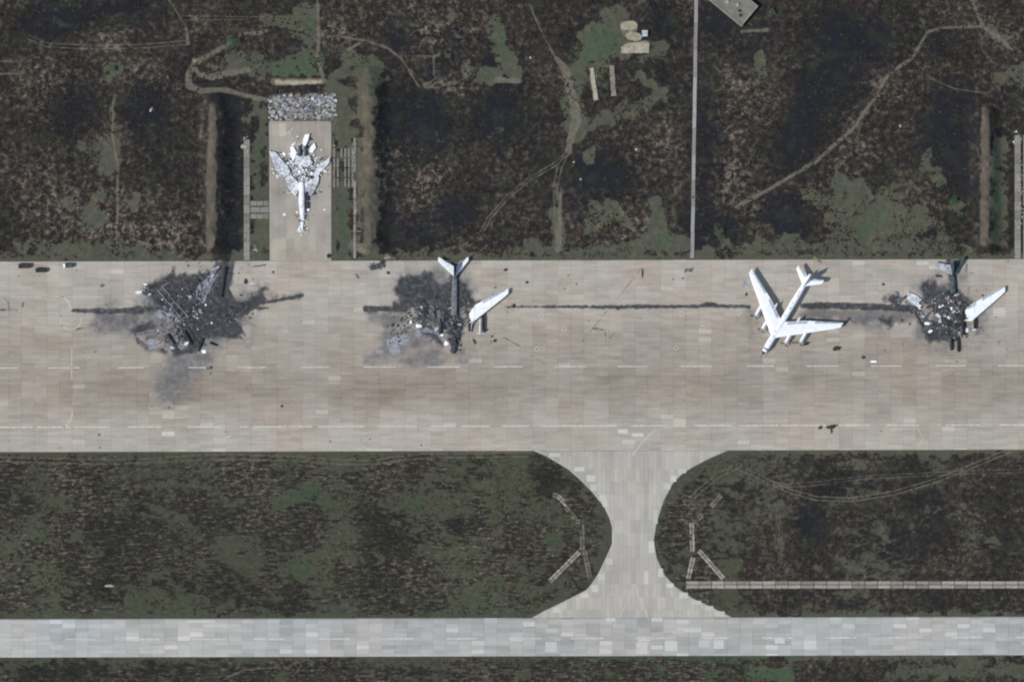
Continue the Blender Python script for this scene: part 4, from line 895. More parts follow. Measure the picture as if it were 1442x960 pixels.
debris_field("wreck_litter", "white and grey torn sheet metal heaped over the hardstand wreck", [(426, 238, 26, 26, 420), (426, 255, 16, 22, 160), (395, 232, 14, 20, 120), (412, 262, 9, 12, 60), (452, 236, 12, 18, 100), (440, 262, 9, 12, 50), (428, 205, 16, 14, 70), (426, 300, 9, 22, 60), (426, 322, 10, 9, 40), (424, 250, 42, 74, 60)], [M['white'], M['white_burnt'], M['teal_char'], M['ashgrey'], M['char_dark']], (9, 5, 3, 3, 2.6), 6, (0.25, 1.0))
debris_field("concrete_rubble", "grey and white broken concrete heap at the head of the northern hardstand", [(x, y, 8, 7, 42) for x in range(386, 472, 9) for y in range(138, 170, 8)], [M['concrete_pale'], M['grey_metal'], M['ashgrey'], M['concrete_old'], M['teal_char'], M['white_burnt']], (2.0, 1.8, 2.4, 3.5, 0.4, 3.0), 8, (0.25, 1.1), 0.02, "rubble")
debris_field("concrete_rubble", "pale crumbled pieces along the kerb strip west of the hardstand", [(346, 202, 5, 14, 40), (360, 351, 3, 5, 9), (1433, 196, 6, 14, 45), (1435, 300, 6, 22, 60), (1436, 250, 5, 40, 60)], [M['concrete_pale'], M['white_burnt'], M['concrete_old']], (3, 2, 4), 9, (0.2, 0.7), 0.02, "rubble")
debris_field("concrete_rubble", "pale crumbled pieces east of the hardstand beside the gridded slabs", [(503, 290, 4, 14, 22), (498, 215, 4, 18, 20), (512, 350, 12, 10, 26), (470, 178, 4, 26, 22), (470, 205, 4, 6, 8), (408, 180, 5, 3, 5)], [M['concrete_pale'], M['ashgrey'], M['concrete_old']], (3, 2, 4), 10, (0.2, 0.6), 0.02, "rubble")
debris_field("scorched_rubble", "dark broken heap on the apron edge right of the hardstand mouth", [(530, 374, 13, 6, 60), (538, 369, 6, 3, 20)], [M['brown'], M['char'], M['ashgrey'], M['tan_burnt']], (3, 4, 2, 2), 12, (0.2, 0.7), ZP, "rubble")

# ---- single pieces one can point to
CH = [
 (196, 411, 12, 5, 0.5, -10, 'white_soot', "white crumpled panel at the far left tip of the western wreck"),
 (205, 400, 8, 4, 0.5, 25, 'white_soot', "pale torn panel just above the leftmost white panel of the western wreck"),
 (211, 414, 7, 4, 0.4, -20, 'white_burnt', "small greyish panel touching the western wreck's upper left girder"),
 (223, 465, 5, 4, 0.5, 10, 'white_burnt', "grey scrap at the inner end of the western wreck's lower left spar"),
 (263, 483, 8, 5, 0.6, -35, 'white_soot', "white scrap between the two black engines of the western wreck"),
 (243, 489, 9, 5, 0.5, 30, 'white_burnt', "pale bent scrap at the lower edge of the western wreck"),
 (288, 494, 8, 6, 0.9, 0, 'white', "round white piece at the bottom of the western wreck"),
 (268, 417, 5, 5, 0.6, 0, 'white_burnt', "small white ball-shaped piece inside the western wreck's black patch"),
 (578.5, 453, 5, 7, 0.6, 10, 'white', "small white upright piece on the left fringe of the middle wreck"),
 (590, 458.5, 12, 6, 0.6, 5, 'white', "larger white lump on the left fringe of the middle wreck"),
 (622.5, 471, 6, 5, 0.6, 0, 'white', "smaller of two white lumps left of the middle wreck's nose"),
 (629, 483, 8, 8, 0.9, 0, 'white', "round white dome lying left of the middle wreck's nose"),
 (594, 432, 5, 4, 0.5, 60, 'white_burnt', "pale grey flake on the middle wreck's burnt left wing"),
 (615, 463, 6, 9, 0.6, 35, 'white_burnt', "grey panel leaning beside the smaller white lump of the middle wreck"),
 (655, 444, 7, 9, 0.7, 20, 'tan_burnt', "tan crumpled piece between the middle wreck and its white wing"),
 (668, 480, 4, 10, 0.5, -20, 'char', "thin charred strip below the white wing of the middle wreck"),
 (684, 465, 9, 4, 0.4, -25, 'char', "small charred strip at the foot of the middle wreck's outer engine"),
 (697, 479, 7, 4, 0.5, -20, 'char_dark', "dark lump on bare concrete right of the middle wreck"),
 (693, 473, 5, 3, 0.3, -20, 'brown', "brown flake just above the dark lump right of the middle wreck"),
 (724, 430, 4, 7, 0.5, 25, 'char_dark', "dark piece on the long joint near the middle wreck's white wing tip"),
 (1325, 430.5, 10, 4, 0.5, -20, 'white', "white strip at the heart of the easternmost wreck"),
 (1340, 434, 3, 8, 0.5, 0, 'white_soot', "upright white sliver in the easternmost wreck"),
 (1305.5, 455, 9, 5, 0.5, 10, 'white', "white plate at the lower left of the easternmost wreck"),
 (1310, 466, 8, 5, 0.5, -30, 'white', "star-shaped white scrap at the bottom left of the easternmost wreck"),
 (1348.5, 467, 6, 6, 0.5, 60, 'white', "white scrap left of the tall black engine of the easternmost wreck"),
 (1361, 464, 8, 7, 0.6, 40, 'white', "white panel between the two black engines of the easternmost wreck"),
 (1371, 463, 9, 4, 0.4, 5, 'white_soot', "thin white plate under the outer black engine of the easternmost wreck"),
 (1262, 413, 8, 7, 0.9, 20, 'tan_burnt', "twisted grey coil at the far left of the easternmost wreck"),
 (1268, 421, 14, 6, 0.6, -15, 'ashgrey', "long grey panel next to the twisted coil left of the easternmost wreck"),
 (1308, 437, 16, 9, 0.9, -30, 'tan_burnt', "largest tan burnt panel of the easternmost wreck"),
 (1322, 388, 14, 4, 0.4, 12, 'char', "dark bar lying left of the easternmost wreck's tail boom"),
 (1360, 378, 3, 20, 0.4, 8, 'tan_burnt', "thin brownish rod right of the easternmost wreck's tail"),
 (1178, 490, 14, 7, 0.6, -10, 'brown', "brown jagged fragment below the parked bomber's right wing"),
 (1193, 452, 4, 16, 0.5, 35, 'char', "dark elongated scrap right of the parked bomber's wing tip"),
 (1135, 484, 10, 4, 0.3, -15, 'char_dark', "dark scrap by the outer right propeller of the parked bomber"),
 (1051, 414, 4, 6, 0.4, 0, 'char', "small dark lump left of the parked bomber's left wing"),
 (1216, 503, 7, 4, 0.3, 0, 'brown', "brown flake just left of the white lens-shaped plate"),
 (1230, 508.5, 11, 4, 0.3, -3, 'white', "white lens-shaped plate above a dash of the upper painted line"),
 (1169.5, 601, 13, 6, 0.7, -3, 'brown', "largest dark brown fragment on the lower painted line"),
 (1155, 601.5, 7, 5, 0.6, -30, 'brown', "smaller brown fragment left of the largest one on the lower painted line"),
 (1172, 599, 20, 3.5, 0.5, -8, 'olive', "flat dark bar crossing the largest brown fragment on the lower painted line"),
 (1171, 606, 3, 8, 0.4, 0, 'brown', "short brown stub pointing down from the largest fragment on the lower painted line"),
 (346, 396, 6, 8, 0.7, 0, 'brown', "dark brown block on the apron right of the western wreck"),
 (356, 399, 20, 4, 0.3, 8, 'white_burnt', "long pale strip beside the dark brown block right of the western wreck"),
 (463, 360, 6, 8, 0.9, 0, 'brown', "dark brown block at the lower right corner of the hardstand"),
 (547, 384, 5, 5, 0.5, -40, 'char', "small dark lump right of the dark rubble heap by the hardstand mouth"),
 (144, 401, 7, 4, 0.3, 15, 'ashgrey', "grey flake on the apron above the long burnt joint at left"),
 (742, 397, 4, 4, 0.5, -30, 'char_dark', "small black lump upper right of the middle wreck's white wing"),
 (712, 379.5, 7, 4, 0.4, -10, 'brown', "small brown lump near the apron's upper edge right of the middle wreck"),
 (1004, 428, 14, 6, 0.4, 5, 'char', "dark heap on the long joint left of the parked bomber"),
 (905, 384, 3, 15, 0.3, 3, 'char', "thin dark vertical scrap near the apron's upper edge in the middle"),
 (970, 380, 13, 4, 0.3, 18, 'ashgrey', "grey sliver near the apron's upper edge left of the parked bomber"),
 (397, 571, 4, 4, 0.4, 0, 'char_dark', "single dark dot-like lump on the apron between the two painted lines"),
 (297, 517, 4, 5, 0.4, 0, 'brown', "brown lump at the end of a dash below the western wreck"),
 (1244, 400, 5, 4, 0.4, 0, 'brown', "brown lump on the apron upper left of the easternmost wreck"),
 (213, 154, 4, 9, 0.8, 25, 'concrete_pale', "pale stone in the darkest burnt patch of the field at upper left"),
 (344, 206, 12, 8, 0.5, 0, 'concrete_pale', "pale broken slab on the kerb strip left of the hardstand"),
 (526, 339, 4, 8, 0.9, 0, 'concrete_pale', "pale concrete stub on the bank right of the hardstand"),
 (546, 362, 12, 4, 0.4, -12, 'concrete_old', "pale wedge at the apron edge right of the dark rubble heap"),
 (808, 228, 4, 4, 0.5, 0, 'concrete_pale', "small white stone right of where the two field tracks fork"),
 (818, 252, 4, 4, 0.5, 0, 'concrete_pale', "small white stone in the dark field below the fork of the tracks"),
 (896, 210, 5, 5, 0.5, 0, 'concrete_pale', "small white stone in the field left of the straight white lane"),
 (747, 81, 4, 4, 0.5, 0, 'concrete_pale', "small pale stone in the dark field left of the green clearing"),
 (154, 824, 16, 4, 0.4, 0, 'concrete_pale', "pale slab lying alone in the striped grass at lower left"),
 (1268, 177, 4, 5, 0.5, 0, 'concrete_pale', "small white stone below the curving dirt track at upper right"),
]
for x, y, w, h, ht, dg, m, lab in CH:
    nm = {'concrete_pale': "stone", 'concrete_old': "stone"}.get(m, "debris_fragment")
    chunk(x, y, w, h, ht, -dg, M[m], lab, nm, "stone" if nm == "stone" else "debris", z0=ZP if 365 < y < 634 or (380 < x < 467 and y > 170 and y < 366) else 0.0)

# timber board at the apron edge
bm = bmesh.new()
for k in range(3): box(bm, (0, (k - 1) * 0.36, 0.12 + 0.02 * k), (4.6, 0.32, 0.1), 0.0)
for xx in (-1.7, 1.7): box(bm, (xx, 0, 0.035), (0.2, 1.05, 0.06))
o = mk("timber_pallet", bm, M['wood']); o.location = (WX(1151), WY(365.5), ZP); o.rotation_euler = (0, 0, math.radians(-36)); tag(o, "yellowish timber pallet lying across the apron edge above the parked bomber", "pallet")

# ------------------------------------------------------------------ vehicles
def truck(x, y, L, W, rz, cabm, bedm, label, cat="truck", name="parked_truck", bedh=2.4):
    t = thing(name, label, cat, (WX(x), WY(y), ZP), rz)
    bm = bmesh.new(); box(bm, (0, 0, 0.75), (L * 0.96, W * 0.45, 0.25)); mk("chassis", bm, M['dark_metal'], t)
    bm = bmesh.new(); cx = -L / 2 + L * 0.14
    prof = [(-L / 2, 0.7), (-L / 2, 1.5), (-L / 2 + 0.35, 2.15), (-L / 2 + L * 0.27, 2.2), (-L / 2 + L * 0.27, 0.7)]
    loft(bm, [[Vector((px, sy * W * 0.46, pz)) for px, pz in prof] for sy in (-1, 1)])
    bmesh.ops.bevel(bm, geom=bm.edges[:], offset=0.06, segments=1, affect='EDGES'); cb = mk("cab", bm, cabm, t)
    bm = bmesh.new(); box(bm, (-L / 2 + 0.16, 0, 1.83), (0.05, W * 0.76, 0.5), tilt=(0, 0.5)); mk("windscreen", bm, M['glass'], cb)
    bm = bmesh.new(); n = 7; rs = []
    for xx in (-L / 2 + L * 0.31, L / 2):
        rs.append([Vector((xx, math.cos(math.pi * i / n) * W * 0.5, 1.0 + (bedh - 1.0) * min(1, math.sin(math.pi * i / n) * 1.25))) for i in range(n + 1)])
    loft(bm, rs); mk("canvas_cover" if bedm is M['olive'] else "box_body", bm, bedm, t)
    for wx in (-L * 0.34, L * 0.16, L * 0.36):
        for sy in (-1, 1):
            bm = bmesh.new(); cyl(bm, (wx, sy * W * 0.36, 0.5), (wx, sy * W * 0.5, 0.5), 0.5, n=16); mk("wheel", bm, M['rubber'], t, smooth=True)
    return t
truck(34.3, 374, 5.4, 2.2, 0.03, M['brown'], M['brown'], "dark brown box truck parked at the apron's upper left edge")
truck(57.8, 380, 5.0, 2.1, 0.0, M['olive'], M['olive'], "dark truck with a canvas cover, right of and below the brown box truck")
truck(95.5, 373.5, 4.6, 2.0, 0.06, M['white'], M['teal_char'], "small van with a white front and a dark body standing in for its shadow at the apron's upper edge", "van", "parked_van", 2.6)  # dark rear body is the white vehicle's shadow, put in as a coloured part

# ------------------------------------------------------------------ plate roads, kerb strips, straight lane
def island_mat(name, a, b, dark=(70, 66, 60)):
    n = NT(name, 0.9); g = n.t.nodes.new("ShaderNodeNewGeometry")
    c = n.mix(g.outputs["Random Per Island"], srgb(*a), srgb(*b))
    c = n.mix(n.math('MULTIPLY', n.sstep(n.noise(0.6, 5, 0.65), 0.5, 0.72), 0.6), c, srgb(*dark))
    return n.col(c)
M['plate'] = island_mat("precast_slabs", (164, 156, 146), (124, 118, 109))
M['plate_dim'] = island_mat("overgrown_slabs", (122, 114, 106), (84, 80, 74), (58, 56, 50))
M['plate_pale'] = island_mat("kerb_slabs", (142, 140, 132), (112, 110, 102))
M['lane'] = island_mat("lane_slabs", (160, 158, 152), (120, 119, 114), (92, 92, 88))
def plate_road(name, pts, rows, wpx, lpx, mat, seed=1, gap=0.35, miss=0.0, z=0.06, rgap=0.9):
    rnd = random.Random(seed); bm = bmesh.new()
    for (x0, y0), (x1, y1) in zip(pts[:-1], pts[1:]):
        L = math.hypot(x1 - x0, y1 - y0); n = max(1, round(L / lpx)); ux, uy = (x1 - x0) / L, (y1 - y0) / L
        ang = math.atan2(-uy, ux)
        for i in range(n):
            for r in range(rows):
                if rnd.random() < miss: continue
                t = (i + 0.5) * L / n; o_ = (r - (rows - 1) / 2) * (wpx + rgap)
                box(bm, (WX(x0 + ux * t - uy * o_), WY(y0 + uy * t + ux * o_), z + rnd.uniform(-.015, .015)), ((L / n - gap) * K, wpx * K, 0.16), ang + rnd.uniform(-.012, .012), rnd=rnd)
    o = mk(name, bm, mat); o['kind'] = 'structure'; return o
plate_road("slab_path", [(966, 822.5), (1560, 822.5)], 2, 4.6, 17.8, M['plate'], 2, 0.9, 0.0)
for i, (pts, ms) in enumerate((([(778, 696), (786, 697)], 0), ([(785, 697), (799, 711)], 0.1), ([(797, 713), (811, 731)], 0.35), ([(811, 733), (824, 735)], 0.3), ([(819, 737), (820, 753)], 0.4),
    ([(820, 753), (820, 774)], 0), ([(816, 776), (774, 818)], 0), ([(823, 774), (831, 814)], 0), ([(1016, 696), (1001, 713)], 0), ([(990, 724), (976, 735)], 0.2), ([(974, 735), (975, 776)], 0.05),
    ([(978, 776), (969, 814)], 0.2), ([(984, 774), (1019, 814)], 0))):
    plate_road("slab_path", pts, 2, 2.9, 7.5, M['plate'] if i in (1, 6, 10, 11, 12) else M['plate_dim'], 20 + i, 0.7, ms)
plate_road("kerb_strip", [(347.5, 196), (347.5, 366)], 1, 8.5, 13, M['plate_pale'], 4, 0.4)
plate_road("kerb_strip", [(499.5, 193), (499.5, 364)], 1, 3.6, 12, M['plate_pale'], 5, 0.6, 0.25)
plate_road("kerb_strip", [(1433, 190), (1433, 364)], 1, 8.5, 13, M['plate_pale'], 6, 0.4)
plate_road("link_slabs", [(352.5, 286), (379, 286)], 1, 7, 9, M['plate_pale'], 7, 0.5, z=0.05)
plate_road("link_slabs", [(352.5, 295), (379, 295)], 1, 8, 12, M['plate_pale'], 8, 0.5, z=0.05)
plate_road("link_slabs", [(352.5, 304), (379, 304)], 1, 7, 9, M['plate_pale'], 9, 0.5, z=0.05)
for i in range(6): plate_road("grid_slabs", [(470.5 + i * 5.2, 208), (470.5 + i * 5.2, 264)], 1, 2.5, 14, M['plate_pale'], 30 + i, 1.6, 0.06)
plate_road("straight_lane", [(981, -40), (974.8, 363)], 1, 5.0, 36, M['lane'], 11, 0.25, z=0.07)
bm = bmesh.new()
for x0, y0, x1, y1 in ((1413 + 24, 190, 1460, 366),): box(bm, (WX((x0 + x1) / 2 + 4), WY((y0 + y1) / 2), 0.02), ((x1 - x0) * K, (y1 - y0) * K, 0.12))
o = mk("concrete_pad", bm, M['concrete_old']); o['kind'] = 'structure'

# bright patch slabs let into the connector's edges and the taxiway
bm = bmesh.new(); rr_ = random.Random(77)
for x, y, w, h in ((803, 663, 11, 6), (816, 660, 14, 6), (832, 673, 12, 9), (836, 686, 8, 9), (845, 700, 9, 8), (852, 708, 7, 10), (857, 768, 7, 15), (856, 790, 9, 9), (845, 798, 8, 8), (843, 812, 9, 8), (828, 828, 10, 10), (916, 733, 0, 0), (924, 727, 6, 20), (925, 770, 8, 16), (945, 806, 7, 12), (952, 824, 10, 6),
    (970, 838, 12, 8), (988, 848, 14, 5), (972, 663, 12, 6), (957, 674, 8, 8), (940, 685, 8, 8), (1005, 856, 12, 6), (1022, 864, 14, 7), (812, 838, 12, 6), (795, 846, 12, 6), (782, 853, 12, 5), (770, 858, 10, 8), (757, 636, 12, 3), (781, 640, 16, 5), (877, 607, 14, 6), (898, 612, 16, 5), (237, 609, 18, 6), (955, 889.5, 17, 6), (925, 872, 16, 5), (745, 878, 17, 6), (777, 887, 17, 6), (776, 910, 16, 14), (904, 912, 16, 16), (945, 909, 18, 14), (992, 906, 16, 10), (1012, 907, 14, 12), (1098, 902, 14, 8), (283, 873, 40, 4), (65, 903, 20, 4), (860, 872, 14, 5)):
    if w and conn_l(y) + 1 < x - w / 2 + 6 or y > 869 or y < 634:
        if 634 < y < 869 and (x + w / 2 > conn_r(y) - 1 or x - w / 2 < conn_l(y) + 1):
            x = min(max(x, float(conn_l(y - h / 2)) + w / 2 + 1.0, float(conn_l(y + h / 2)) + w / 2 + 1.0), float(conn_r(y)) - w / 2 - 1.5)
        zz = 0.003 + 0.0015 * rr_.random()
        v = [bm.verts.new((WX(a), WY(b_ - 0.0024 * (a - 721)), ZP + zz)) for a, b_ in ((x - w / 2, y - h / 2), (x + w / 2, y - h / 2), (x + w / 2, y + h / 2), (x - w / 2, y + h / 2))]
        bm.faces.new(v)
o = mk("repair_slabs", bm, island_mat("new_concrete", (198, 196, 187), (180, 180, 173), (166, 166, 160))); o['kind'] = 'structure'

# ------------------------------------------------------------------ painted markings
def paint_line(bm, pts, w):
    for (x0, y0), (x1, y1) in zip(pts[:-1], pts[1:]):
        L = math.hypot(x1 - x0, y1 - y0); nx, ny = -(y1 - y0) / L * w / 2, (x1 - x0) / L * w / 2
        P_ = [(x0 + nx, y0 + ny), (x1 + nx, y1 + ny), (x1 - nx, y1 - ny), (x0 - nx, y0 - ny)]
        z = ZP + 0.006
        bm.faces.new([bm.verts.new((WX(a), WY(b_ - 0.0024 * (a - 721)), z)) for a, b_ in P_])
bm = bmesh.new()
for x0, x1 in ((-40, 24), (68, 112), (165, 203), (265, 290), (335, 375), (424, 465), (512, 557), (602, 648), (695, 735), (781, 825), (870, 912), (959, 1003), (1052, 1090), (1135, 1181), (1226, 1270), (1318, 1361), (1405, 1470)):
    paint_line(bm, [(x0, 515.8), (x1, 515.8)], 1.5)
for x0, x1 in ((-60, 46), (52, 100), (104, 155), (180, 228), (264, 314), (337, 350), (356, 403), (408, 440), (448, 513), (533, 588), (606, 640), (650, 690), (706, 745), (763, 869), (889, 940), (978, 1030), (1040, 1096), (1100, 1163), (1172, 1225), (1248, 1294), (1332, 1380), (1407, 1480)):
    paint_line(bm, [(x0, 599.2), (x1, 599.2)], 1.9)
for x0, x1 in ((-40, 46), (92, 135), (180, 225), (270, 320), (357, 402), (448, 492), (538, 582), (628, 672), (716, 762), (804, 850), (895, 945), (985, 1028), (1073, 1118), (1162, 1206), (1250, 1296), (1340, 1384), (1430, 1480)):
    paint_line(bm, [(x0, 898), (x1, 898)], 2.0)
o = mk("painted_line", bm, M['paint']); o['kind'] = 'structure'
bm = bmesh.new()
def arc(cx, cy, r, a0, a1, w=1.1, n=20, ky=1.0): paint_line(bm, [(cx + r * math.cos(math.radians(a0 + (a1 - a0) * i / n)), cy + ky * r * math.sin(math.radians(a0 + (a1 - a0) * i / n))) for i in range(n + 1)], w)
arc(99.5, 448, 14.5, -10, 225, 1.3); paint_line(bm, [(86, 415), (91, 418), (96, 423), (99, 430), (99.5, 434)], 2.6)
for x, y in ((89.5, 437), (86.5, 443), (88, 456)): paint_line(bm, [(x - 1.2, y), (x + 1.2, y)], 2.6)
paint_line(bm, [(101, 488), (101, 532)], 1.2)
paint_line(bm, [(102, 576), (101, 586), (96, 594), (90, 599.5)], 1.6)
paint_line(bm, [(893, 820), (884, 845), (871, 871)], 1.1); paint_line(bm, [(893, 820), (903, 848), (914, 873)], 1.1)
paint_line(bm, [(923, 604), (905, 622), (891, 640)], 1.5); paint_line(bm, [(300, 617), (312, 617.5), (326, 611)], 1.8)
paint_line(bm, [(70, 416), (118, 416), (146, 416)], 0.8); paint_line(bm, [(15, 416), (58, 416)], 0.9)
paint_line(bm, [(1290, 600), (1300, 618), (1291, 632)], 0.7)
for x, y in ((402, 462), (762, 444), (794, 462), (960, 442), (989, 462), (1040, 440)):
    arc(x, y, 3.0, 0, 360, 1.0, 10, 1.3)
arc(756, 491, 1.6, 0, 360, 3.0, 6); arc(952, 490, 1.6, 0, 360, 3.0, 6)
o = mk("worn_marking", bm, M['paint_faint']); o['kind'] = 'structure'

# ------------------------------------------------------------------ buildings and low walls
B_ = Vector((1043, 38)); d1 = Vector((-46, -38)).normalized(); d2 = Vector((25, -29)).normalized()
cc = B_ + d1 * 42 + d2 * 19; ang = math.atan2(-d1.y, d1.x)
bl = thing("bunker", "flat-roofed grey concrete building set diagonally at the top edge", "building", (WX(cc.x), WY(cc.y), 0), ang)
lw, ld = 84 * K, 38 * K
bm = bmesh.new(); box(bm, (0, 0, 1.3), (lw - 0.5, ld - 0.5, 2.6)); mk("wall", bm, M['concrete_old'], bl)
bm = bmesh.new(); box(bm, (0, 0, 2.7), (lw, ld, 0.2)); rf = mk("roof", bm, simple("felt_roof", (128, 125, 116), (108, 108, 98), 0.35, 0.9, bump=0.3), bl)
bm = bmesh.new()
for sx, sy, w, h in ((0, -1, lw, 0.9), (0, 1, lw, 0.9), (-1, 0, 0.9, ld - 1.8), (1, 0, 0.9, ld - 1.8)): box(bm, (sx * (lw / 2 - 0.45), sy * (ld / 2 - 0.45), 2.95), (w, h, 0.3))
mk("parapet", bm, simple("parapet_concrete", (142, 138, 128), (116, 118, 106), 0.5), bl)
for vx, vy, s_ in ((-6, -0.5, 1.0), (-8.5, 1.2, 0.8), (-10.2, 2.6, 0.9), (-1.5, 1.5, 1.1), (4, -1, 0.8)):
    bm = bmesh.new(); box(bm, (vx, vy, 3.1), (s_ * 1.2, s_, 0.7)); box(bm, (vx, vy, 3.5), (s_ * 1.5, s_ * 1.3, 0.12)); mk("roof_vent", bm, M['concrete_pale'] if vx > -7 else M['dark_metal'], rf)
bm = bmesh.new(); box(bm, (lw / 2 - 0.2, 1.0, 1.05), (0.12, 1.2, 2.1)); mk("door", bm, M['brown'], bl)
def low_wall(x0, y0, x1, y1, w, ht, label, mat, bays=6):
    rnd = random.Random(int(x0)); cx, cy = (x0 + x1) / 2, (y0 + y1) / 2; L = math.hypot(x1 - x0, y1 - y0) * K; an = math.atan2(-(y1 - y0), x1 - x0)
    t = thing("low_wall", label, "wall", (WX(cx), WY(cy), 0), an)
    bm = bmesh.new()
    for i in range(bays): box(bm, (-L / 2 + (i + .5) * L / bays, rnd.uniform(-.12, .12), ht / 2), (L / bays - 0.08, w * K, ht * rnd.uniform(.8, 1.1)), rnd.uniform(-.03, .03), jit=0.06, rnd=rnd)
    mk("wall_block", bm, mat, t)
    bm = bmesh.new(); box(bm, (0, 0, -0.02), (L + 0.6, w * K + 0.8, 0.24)); mk("footing", bm, M['concrete_old'], t)
low_wall(833, 96, 839.5, 140, 5.5, 0.8, "pale concrete wall forming the left side of the overgrown pit in the green clearing", M['concrete_pale'])
low_wall(862, 92, 864.5, 134, 5.5, 0.8, "grey concrete wall forming the right side of the overgrown pit in the green clearing", simple("greyish_concrete", (136, 134, 120), (112, 110, 98), 0.8), 5)
for (x, y, w, h, ht, lab, m) in ((904, 67.5, 20, 14, 0.5, "larger pale pink concrete block beside the green clearing", 'concrete_pale'), (884, 70, 18, 9, 0.35, "lower cream slab left of the pale pink block by the green clearing", 'concrete_pale'), (908, 47, 7, 8, 1.6, "small white cabin just above the pale pink block by the green clearing", 'white_burnt')):
    t = thing("concrete_block" if ht < 1 else "cabin", lab, "block" if ht < 1 else "cabin", (WX(x), WY(y), 0))
    bm = bmesh.new(); box(bm, (0, 0, ht / 2), (w * K, h * K, ht), jit=0.04); mk("body", bm, M[m], t)
    bm = bmesh.new(); box(bm, (0, 0, ht + 0.05), (w * K + 0.3, h * K + 0.3, 0.1)) if ht > 1 else box(bm, (w * K * 0.2, 0, ht + 0.03), (w * K * 0.5, h * K * 0.85, 0.08)); mk("roof" if ht > 1 else "top_slab", bm, M[m], t)
# small dark hut on the bank right of the hardstand
t = thing("hut", "small dark hut with a pale roof strip right of the green verge by the hardstand", "hut", (WX(507), WY(328), 0), 0.08)
bm = bmesh.new(); box(bm, (0, 0, 0.9), (3.6, 1.6, 1.8)); mk("wall", bm, M['olive'], t)
bm = bmesh.new(); loft(bm, [[Vector((x, -0.95, 1.8)), Vector((x, 0, 2.3)), Vector((x, 0.95, 1.8))] for x in (-2, 2)]); mk("roof", bm, M['brown'], t)
bm = bmesh.new(); box(bm, (0.2, 0.95, 1.9), (3.2, 0.3, 0.1)); mk("gutter", bm, M['concrete_pale'], t)

# ------------------------------------------------------------------ shrubs and rough vegetation
def shrub(x, y, r, ht, label, mat, seed, name="shrub", z0=0.0, leaves=420):
    rnd = random.Random(seed); r *= K
    t = thing(name, label, "shrub", (WX(x), WY(y), z0))
    bm = bmesh.new(); cyl(bm, (0, 0, -0.1), (0, 0, ht * 0.5), 0.12 * r, 0.05 * r, 7)
    for k in range(5):
        a = k * 1.26 + rnd.random(); cyl(bm, (0, 0, ht * 0.25), (math.cos(a) * r * 0.55, math.sin(a) * r * 0.55, ht * 0.65), 0.05 * r, 0.02 * r, 5)
    mk("trunk", bm, M['bark'], t)
    bm = bmesh.new()
    cl = [(rnd.uniform(-.55, .55) * r, rnd.uniform(-.55, .55) * r, ht * rnd.uniform(.45, .8), r * rnd.uniform(.3, .5)) for _ in range(11)] + [(0, 0, ht * 0.6, r * 0.5)]
    for _ in range(leaves):
        cx, cy, cz, cr = rnd.choice(cl); v = Vector((rnd.gauss(0, 1), rnd.gauss(0, 1), rnd.gauss(0, 1))).normalized() * cr * rnd.uniform(.55, 1.05)
        p = Vector((cx, cy, cz)) + v * Vector((1, 1, .8)).length / 1.6
        if p.z < 0.15: p.z = 0.15
        s = rnd.uniform(.14, .3); q = Quaternion(Vector((rnd.gauss(0, 1), rnd.gauss(0, 1), rnd.gauss(0, 1))).normalized(), rnd.uniform(0, 1.2))
        vs = [bm.verts.new(p + q @ Vector(c)) for c in ((-s, 0, 0), (0, -s * .6, 0.04), (s, 0, 0), (0, s * .6, 0.04))]
        bm.faces.new(vs)
    mk("foliage", bm, mat, t)
shrub(1013, 328, 8.5, 2.6, "round grey-green bush standing in the dark field left of the parked bomber's tail", M['leaf'], 1)
shrub(1057, 327, 5.0, 1.6, "small pale bush right of the round grey-green bush", M['leaf'], 2, leaves=240)
shrub(330, 60, 12, 2.8, "spreading green bush beside the looping track at upper left", M['leaf_green'], 3, leaves=600)
shrub(1343, 284, 7.5, 2.2, "dull green bush left of the bank at the right edge", M['leaf_green'], 4)
shrub(1352, 300, 5.5, 1.8, "smaller green bush just below the one by the right-hand bank", M['leaf_green'], 5, leaves=260)
shrub(853, 121, 7, 1.4, "leafy green bush growing in the pit between the two low walls", M['leaf_green'], 6)
shrub(848, 108, 4.5, 1.2, "small green bush at the top of the walled pit", M['leaf_green'], 7, leaves=220)
shrub(160, 96, 5.5, 1.8, "dark green bush on the faint path at upper left", M['leaf_green'], 8, leaves=260)
shrub(1088, 16, 6, 2.4, "dark green bush right of the diagonal grey building", M['leaf_green'], 9, leaves=300)
shrub(631, 78, 6, 1.8, "dark bush at the upper edge of the square pit in the field", M['leaf'], 10, leaves=260)

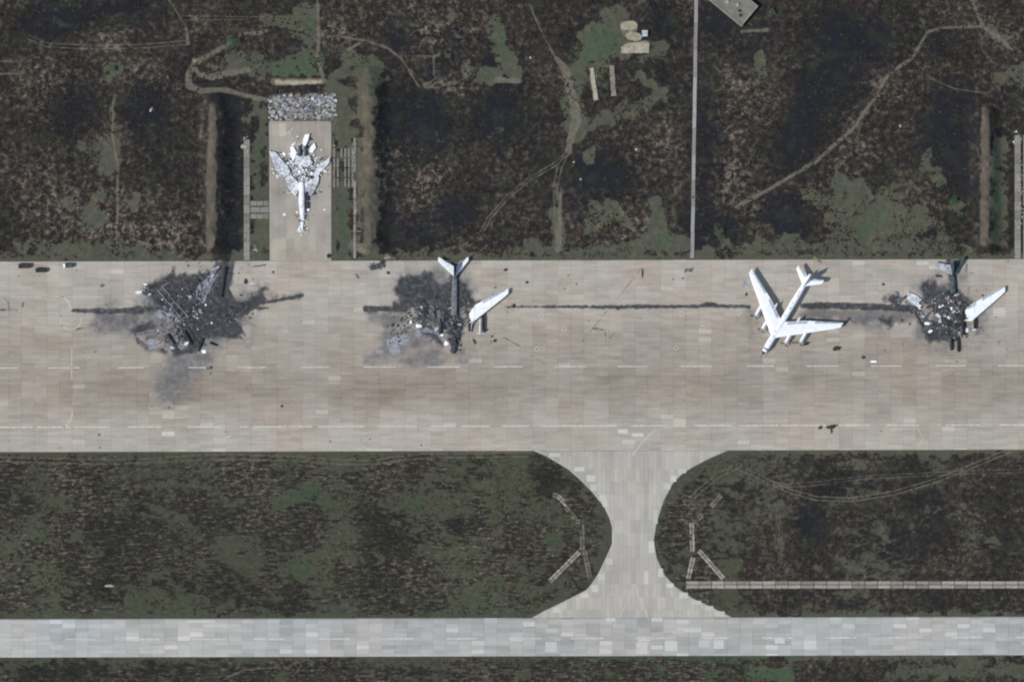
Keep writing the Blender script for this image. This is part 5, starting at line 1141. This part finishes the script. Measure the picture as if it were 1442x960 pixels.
def tufts(name, label, n, zones, mats, weights, seed, s0, s1, h):
    rnd = np.random.RandomState(seed); V = []; Fc = []; MI = []
    cnt = 0
    x0, y0, x1, y1 = zones
    while cnt < n:
        k = 4000
        xs = rnd.uniform(x0, x1, k); ys = rnd.uniform(y0, y1, k)
        class P: pass
        q = P(); q.X = xs; q.Y = ys
        ok = pave_dist(q) > 5
        ok &= (fbm(xs, ys, 22, 3, 303) + 0.4 * fbm(xs, ys, 60, 2, 305)) > 0.03
        ok &= ~((xs > 343) & (xs < 506) & (ys > 100) & (ys < 368)) & ~((xs > 288) & (xs < 345) & (ys > 120)) & ~((xs > 508) & (xs < 560) & (ys > 90) & (ys < 366)) & ~((xs > 1360) & (ys > 135) & (ys < 366)) & ~((np.abs(xs - 978) < 6) & (ys < 366)) & ~((np.abs(ys - 822) < 7) & (xs > 960))
        ok &= ~((xs > 985) & (xs < 1075) & (ys < 45)) & ~((xs > 870) & (xs < 920) & (ys < 80))
        for x, y in zip(xs[ok], ys[ok]):
            wx, wy = WX(x), WY(y); s = rnd.uniform(s0, s1); a0 = rnd.uniform(0, 3.1); mi = int(rnd.choice(len(mats), p=weights))
            for j in range(3):
                a = a0 + j * 1.05; dx, dy = math.cos(a) * s, math.sin(a) * s; hh = h * rnd.uniform(.5, 1.2)
                b0 = len(V); ox, oy = rnd.uniform(-.3, .3) * s, rnd.uniform(-.3, .3) * s
                V += [(wx - dx + ox, wy - dy + oy, 0.0), (wx + dx + ox, wy + dy + oy, 0.05), (wx + dx * .6 - dy * .5 + ox, wy + dy * .6 + dx * .5 + oy, hh), (wx - dx * .6 - dy * .5 + ox, wy - dy * .6 + dx * .5 + oy, hh * .8)]
                Fc.append((b0, b0 + 1, b0 + 2, b0 + 3)); MI.append(mi)
            cnt += 1
            if cnt >= n: break
    me = bpy.data.meshes.new(name); me.from_pydata(V, [], Fc)
    for m in mats: me.materials.append(m)
    me.polygons.foreach_set("material_index", MI); me.update()
    o = bpy.data.objects.new(name, me); C.objects.link(o); return tag(o, label, "scrub", kind='stuff')
dry = [simple("dead_brown_stalks", (58, 50, 44), (76, 66, 58), 0.3), simple("dead_grey_stalks", (84, 78, 70), (62, 58, 52), 0.3), simple("dull_green_stalks", (60, 64, 50), (74, 78, 62), 0.3)]
tufts("dry_scrub", "dead brown and grey scrub scattered over the burnt northern field", 9000, (-20, -20, 1460, 364), dry, [.5, .3, .2], 5, 0.25, 0.75, 0.45)
tufts("dry_scrub", "low dead scrub scattered over the grass strips south of the apron", 6000, (-20, 636, 1460, 975), dry, [.45, .2, .35], 6, 0.25, 0.6, 0.35)
